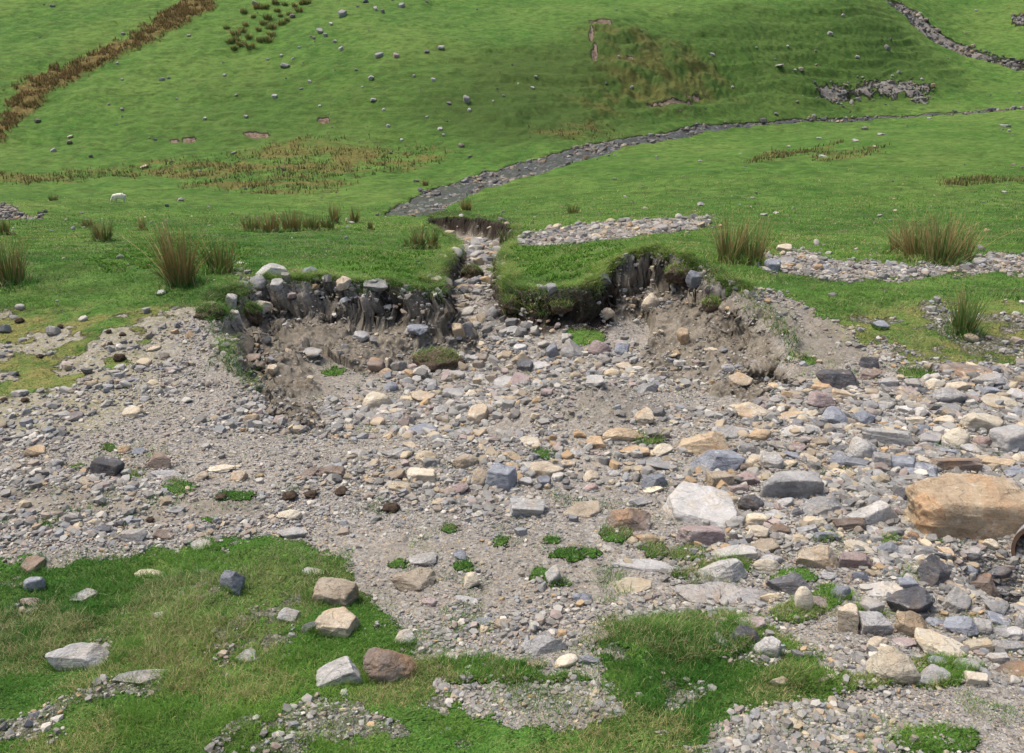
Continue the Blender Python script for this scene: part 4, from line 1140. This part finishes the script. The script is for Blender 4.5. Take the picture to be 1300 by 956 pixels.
# the long brown rush bands, nobody could count them
allV, allF, allC = [], [], []; off = 0
def rush_mass(mask, n, d0, d1, h0, h1, tone, green=.25):
    s_, t_ = cand(n, d0, d1, .62); dd = np.exp(t_); x, y = s_*dd, dd
    kp = RNG.uniform(0, 1, n) < samp(mask, s_, t_)*sstep(.32, .55, fbm(x/1.6, y/1.6, 3, 151)); x, y, dd = x[kp], y[kp], dd[kp]; m = len(x)
    g = RNG.uniform(.65, 1.25, (m, 1)); gr_ = (RNG.uniform(0, 1, m) < green)[:, None]
    hi = np.where(gr_, np.array([.10, .13, .035]), np.array(tone))*g; cl = vnoise(x/1.1, y/1.1, 161)
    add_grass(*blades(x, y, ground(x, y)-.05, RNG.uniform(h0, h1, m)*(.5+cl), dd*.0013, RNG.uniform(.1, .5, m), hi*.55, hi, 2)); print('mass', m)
rush_mass(np.clip(RUSHB*1.2, 0, 1), 700000, 100, 270, .3, .8, (.27, .185, .085), .25)
rush_mass(np.clip(BROWN, 0, 1)*.6, 160000, 60, 140, .25, .6, (.30, .235, .11), .5)
EDGE = np.clip(1-np.abs(CHAN-.25)*4, 0, 1)*.5
rush_mass(EDGE, 60000, 55, 180, .2, .45, (.09, .13, .03), .5)
tag(link('rush_band', tri_mesh('rush_band', np.concatenate(allV), np.concatenate(allF), MAT_B, False, col=np.concatenate(allC))), 'tawny brown rushes filling the hillside gully and boggy flats', 'rushes', None, 'stuff')

# ---------------------------------------------------------------- dark clods on the gravel and moss
DM = NT_('dark_clod', .95, .1); p = DM.pos(); a = DM.noise(p, 30, 5, .7); DM.l(DM.mix(DM.ramp(a, .35, .65), (.028, .020, .015), (.095, .070, .050)), DM.b.inputs['Base Color']); DM.l(DM.bump(a, .8, .02), DM.b.inputs['Normal'])
def clod_mesh(seed):
    V, F = ICO[3]; V = V*(1+n3(V, 2.6, seed)[:, None]*.7+n3(V, 6.5, seed+3)[:, None]*.45); V[:, 2] *= .75; return tri_mesh('clod', V*.5, F, DM.m, True)
cm_ = [clod_mesh(k) for k in range(4)]
CLODS = [(152, 455, 15, 14, 'largest black lumpy clod on the yellow moss'), (25, 407, 13, 8, 'black crumbly clod at the edge of the mossy turf, farthest back'), (77, 415, 8, 8, 'small brown clod between moss and turf'), (138, 421, 8, 6, 'small black clod on the shale behind the largest clod'),
         (156, 425, 10, 7, 'brown clod on bare shale near the turf edge'), (140, 437, 7, 7, 'tiny dark clod just behind the largest clod'), (156, 486, 8, 7, 'small dark clod on the shale slope in front of the moss'), (32, 508, 11, 7, 'dark brown clod on the lower mossy gravel'), (5, 508, 10, 7, 'dark clod at the outer end of the lower mossy gravel'), (51, 452, 10, 6, 'reddish-brown clod in the middle of the yellow moss'),
         (282, 631, 16, 10, 'dark brown clod beside the grass patch on the track verge'), (190, 660, 12, 7, 'brown flat clod on the bare track'), (497, 645, 22, 14, 'wide brown clod sitting alone on the dusty track'), (434, 624, 20, 13, 'chunky brown clod in front of the stone belt'), (395, 628, 18, 12, 'dark brown clod behind the wide dusty one'), (368, 630, 20, 14, 'reddish-brown clod at the end of the stone belt')]
for k, (px, row, wp, hp, lb) in enumerate(CLODS):
    g0 = at(px, row+hp*.2); R = g0.y*cos(TH)+(ZC-g0.z)*sin(TH); o = link('clod', cm_[k % 4]); w = wp/FPX*R
    o.scale = (w, w*.85, hp/FPX*R*1.0); o.location = g0+Vector((0, 0, o.scale[2]*.25)); o.rotation_euler.z = k*1.3
    tag(o, lb, 'clod', 'dark clods on the bare ground')

# ---------------------------------------------------------------- sods broken off the turf edge
SM = NT_('sod_earth', .95, .1); p = SM.pos(); a = SM.noise(p, 22, 5, .7); SM.l(SM.mix(SM.ramp(a, .35, .65), (.035, .027, .019), (.13, .10, .072)), SM.b.inputs['Base Color']); SM.l(SM.bump(a, .8, .02), SM.b.inputs['Normal'])
SODS = [(556, 464, 62, 26, 'broad brown slumped sod on the gully floor with a little green on it'), (322, 404, 24, 26, 'grassy sod stuck in the bank corner below the pale boulders'), (268, 400, 36, 18, 'low grassy sod at the outer turf edge above the shale'),
        (652, 392, 22, 22, 'small dark sod slipped from the peat wall by the narrow gully'), (712, 392, 28, 16, 'dark sod lying at the foot of the peat wall'), (600, 352, 26, 22, 'lone brown sod standing in the narrow gully'), (862, 352, 34, 22, 'sod with shaggy grass sagging from the high corner of the rim'), (905, 392, 26, 18, 'small earthy sod halfway down the bare bank')]
for k, (px, row, wp, hp, lb) in enumerate(SODS):
    g0 = at(px, row); R_ = g0.y*cos(TH)+(ZC-g0.z)*sin(TH); w = wp/FPX*R_; h = hp/FPX*R_
    root = bpy.data.objects.new('turf_sod', None); C.objects.link(root); root.location = g0; tag(root, lb, 'sod', 'sods fallen from the gully rim')
    V, F = ICO[4]; V = V*(1+n3(V, 2.4, 21+k)[:, None]*.6+n3(V, 6, 31+k)[:, None]*.4)*[w*.52, w*.42, h*.55]; V[:, 2] += h*.18
    link('earth', tri_mesh('earth', V, F, SM.m, True), root)
    n = 520; i = RNG.choice(len(V), n*3); up = V[i]; up = up[up[:, 2] > h*(.30 if k != 0 else .42)][:n]; n = len(up)
    if n:
        lo, hi = grass_cols(up[:, 0]+g0.x, up[:, 1]+g0.y, n, .25); Vg, Fg, Cg = blades(up[:, 0]+RNG.normal(0, .012, n), up[:, 1]+RNG.normal(0, .012, n), up[:, 2]-.006, RNG.uniform(.04, .11, n), np.full(n, .009), RNG.uniform(.5, 1.6, n), lo*.85, hi*.85, 3)
        link('grass_cap', tri_mesh('grass_cap', Vg, Fg, MAT_B, False, col=Cg), root)

# ---------------------------------------------------------------- culvert pipe
def pipe():
    root = bpy.data.objects.new('culvert_pipe', None); C.objects.link(root)
    g0 = at(1299, 712); root.location = (g0.x+.10, g0.y-.05, g0.z+.10)
    root.rotation_euler = (radians(-13), 0, radians(-34))              # axis = local +Y, mouth at y = 0
    tag(root, 'corrugated grey metal culvert pipe poking out beside the great orange boulder', 'pipe')
    R0 = .19; L = 1.1; nu = 48; nv = 160; V = []; 
    for j in range(nv+1):
        y = L*j/nv; r = R0+.009*sin(y*2*pi/.052)
        for i in range(nu): V.append((r*cos(2*pi*i/nu), y, r*sin(2*pi*i/nu)))
    F = [(j*nu+i, j*nu+(i+1) % nu, (j+1)*nu+(i+1) % nu, (j+1)*nu+i) for j in range(nv) for i in range(nu)]
    M = NT_('galvanised_metal', .5, .4); p = M.pos(); a = M.noise(p, 14, 5, .7); M.b.inputs['Metallic'].default_value = .45
    M.l(M.mix(M.ramp(a, .5, .7), (.42, .43, .45), (.20, .13, .09)), M.b.inputs['Base Color'])
    link('barrel', tri_mesh('barrel', np.array(V), np.array(F), M.m, True), root)
    M2_ = NT_('pipe_rust', .9, .1); p = M2_.pos(); a = M2_.noise(p, 20, 5, .7); M2_.l(M2_.mix(a, (.05, .035, .026), (.13, .085, .06)), M2_.b.inputs['Base Color'])
    V2 = [((r)*cos(2*pi*i/nu), y, (r)*sin(2*pi*i/nu)) for (y, r) in ((.02, R0-.014), (-.012, R0-.012), (-.012, R0+.014), (.02, R0+.014)) for i in range(nu)]
    F2 = [(j*nu+i, ((j+1) % 4)*nu+i, ((j+1) % 4)*nu+(i+1) % nu, j*nu+(i+1) % nu) for j in range(4) for i in range(nu)]
    link('rim', tri_mesh('rim', np.array(V2), np.array(F2), M2_.m, False), root)
    V3 = [((R0-.016)*cos(2*pi*i/nu), y, (R0-.016)*sin(2*pi*i/nu)) for y in (0, L) for i in range(nu)]
    F3 = [(i, nu+i, nu+(i+1) % nu, (i+1) % nu) for i in range(nu)]
    link('lining', tri_mesh('lining', np.array(V3), np.array(F3), M2_.m, True), root)
pipe()

# ---------------------------------------------------------------- the sheep
def sheep():
    g0 = at(152, 257)
    root = bpy.data.objects.new('sheep', None); C.objects.link(root); root.location = g0; root.rotation_euler = (0, 0, radians(8)); R = g0.y
    k = 15.5/FPX*R/1.25; root.scale = (k, k, k)
    tag(root, 'white woolly sheep grazing alone on the valley meadow', 'sheep')
    vs = [(.10, 0, .66), (.42, 0, .68), (-.25, 0, .67), (-.48, 0, .66), (-.62, 0, .55), (-.72, 0, .38), (-.80, 0, .22), (-.86, 0, .12)]; rad = [.27, .25, .26, .20, .13, .10, .085, .055]
    ed = [(0, 1), (0, 2), (2, 3), (3, 4), (4, 5), (5, 6), (6, 7)]
    for sx, b in ((.42, 1), (-.36, 2)):
        for sy in (-.12, .12):
            i = len(vs); off_ = .05 if sx > 0 else 0
            vs += [(sx+off_, sy, .42), (sx+off_*1.6, sy, .22), (sx, sy, .02)]; rad += [.10, .045, .035]; ed += [(b, i), (i, i+1), (i+1, i+2)]
    i = len(vs); vs += [(.66, 0, .68), (.72, 0, .48)]; rad += [.07, .04]; ed += [(1, i), (i, i+1)]
    me = bpy.data.meshes.new('body'); me.from_pydata(vs, ed, []); o = link('body', me, root)
    mod = o.modifiers.new('skin', 'SKIN'); 
    for v, r in zip(me.skin_vertices[0].data, rad): v.radius = (r, r)
    me.skin_vertices[0].data[0].use_root = True
    o.modifiers.new('sub', 'SUBSURF').levels = 2
    dg = bpy.context.evaluated_depsgraph_get(); nm = bpy.data.meshes.new_from_object(o.evaluated_get(dg)); o.modifiers.clear(); o.data = nm
    V = np.array([v.co[:] for v in nm.vertices]); a = n3(V*8, 1.7, 4)
    for v, d_ in zip(nm.vertices, a):
        if v.co.z > .35 and v.co.x > -.55: v.co *= 1+d_*.08
    M = NT_('wool', .95, .1); p = M.pos(); M.l(M.mix(M.noise(p, 8, 4, .7), (.50, .46, .38), (.78, .74, .64)), M.b.inputs['Base Color']); nm.materials.append(M.m)
    for pl in nm.polygons: pl.use_smooth = True
    E, Fm = ICO[2]
    for sy in (-1, 1): link('ear', tri_mesh('ear', E*[.05, .09, .03]+[-.68, .12*sy, .40], Fm, M.m, True), root)
sheep()

# ---------------------------------------------------------------- labels for the stones
places = [(700, 388, 'peat wall'), (230, 330, 'tall brown rush'), (750, 420, 'green gully tuft'), (780, 292, 'pebble strip'), (1085, 115, 'grey scree patch'), (752, 55, 'eroded hill scar'), (330, 30, 'upper rush clumps'),
          (120, 70, 'brown rush band'), (650, 225, 'stream'), (330, 174, 'small red scars'), (1180, 40, 'stony side gully'), (152, 252, 'sheep'), (870, 810, 'near grass mound'), (1292, 700, 'culvert pipe'), (160, 455, 'largest black clod')]
marks = [(r['x'], r['y'], r['lm'], r) for r in placed if r['lm']]+[(x, y, n, None) for x, y, n in places]+[(x, y, n, None) for x, y, n in rush_rec if n]
def size_word(r):
    if r['far']: return 'small' if r['w'] < 9 else ('middling' if r['w'] < 13 else 'larger')
    w = r['w']; return 'tiny' if w < 15 else 'small' if w < 22 else 'middling' if w < 34 else 'large'
def rel(r, mk):
    dx, dy = mk[0]-r['x'], mk[1]-r['y']
    if abs(dy) > abs(dx)*.55: return 'behind' if dy > 0 else 'in front of'
    return 'right of' if dx < 0 else 'left of'
seen = {}
for r in placed:
    if r['lab']: seen.setdefault(r['lab'], []).append(r)
for r in placed:
    if r['lab']: continue
    noun = ('rock' if r['far'] else 'stone'); d0 = f"{size_word(r)} {ROCKC[r['key']][4]} {SHW[r['shp']]} {noun}"
    cnd = sorted((m for m in marks if m[3] is not r), key=lambda m: (m[0]-r['x'])**2+(m[1]-r['y'])**2)[:8]
    tries = [f"{d0} {rel(r, m)} the {m[2]}" for m in cnd[:2]]
    tries += [f"{d0} {rel(r, cnd[0])} the {cnd[0][2]}, {rel(r, m)} the {m[2]}" for m in cnd[1:]]
    tries += [f"{d0} {rel(r, cnd[1])} the {cnd[1][2]}, {rel(r, m)} the {m[2]}" for m in cnd[2:]]
    for tt in tries:
        if tt not in seen and len(tt.split()) <= 16: break
    seen.setdefault(tt, []).append(r); r['lab'] = tt
for r in placed:
    tag(r['o'], r['lab'], 'boulder' if r['o'].name.startswith('boulder') else 'stone', 'rocks scattered on the hillside' if r['far'] else 'loose stones of the washed-out gully and track')
print('shared labels', sum(1 for v in seen.values() if len(v) > 1))
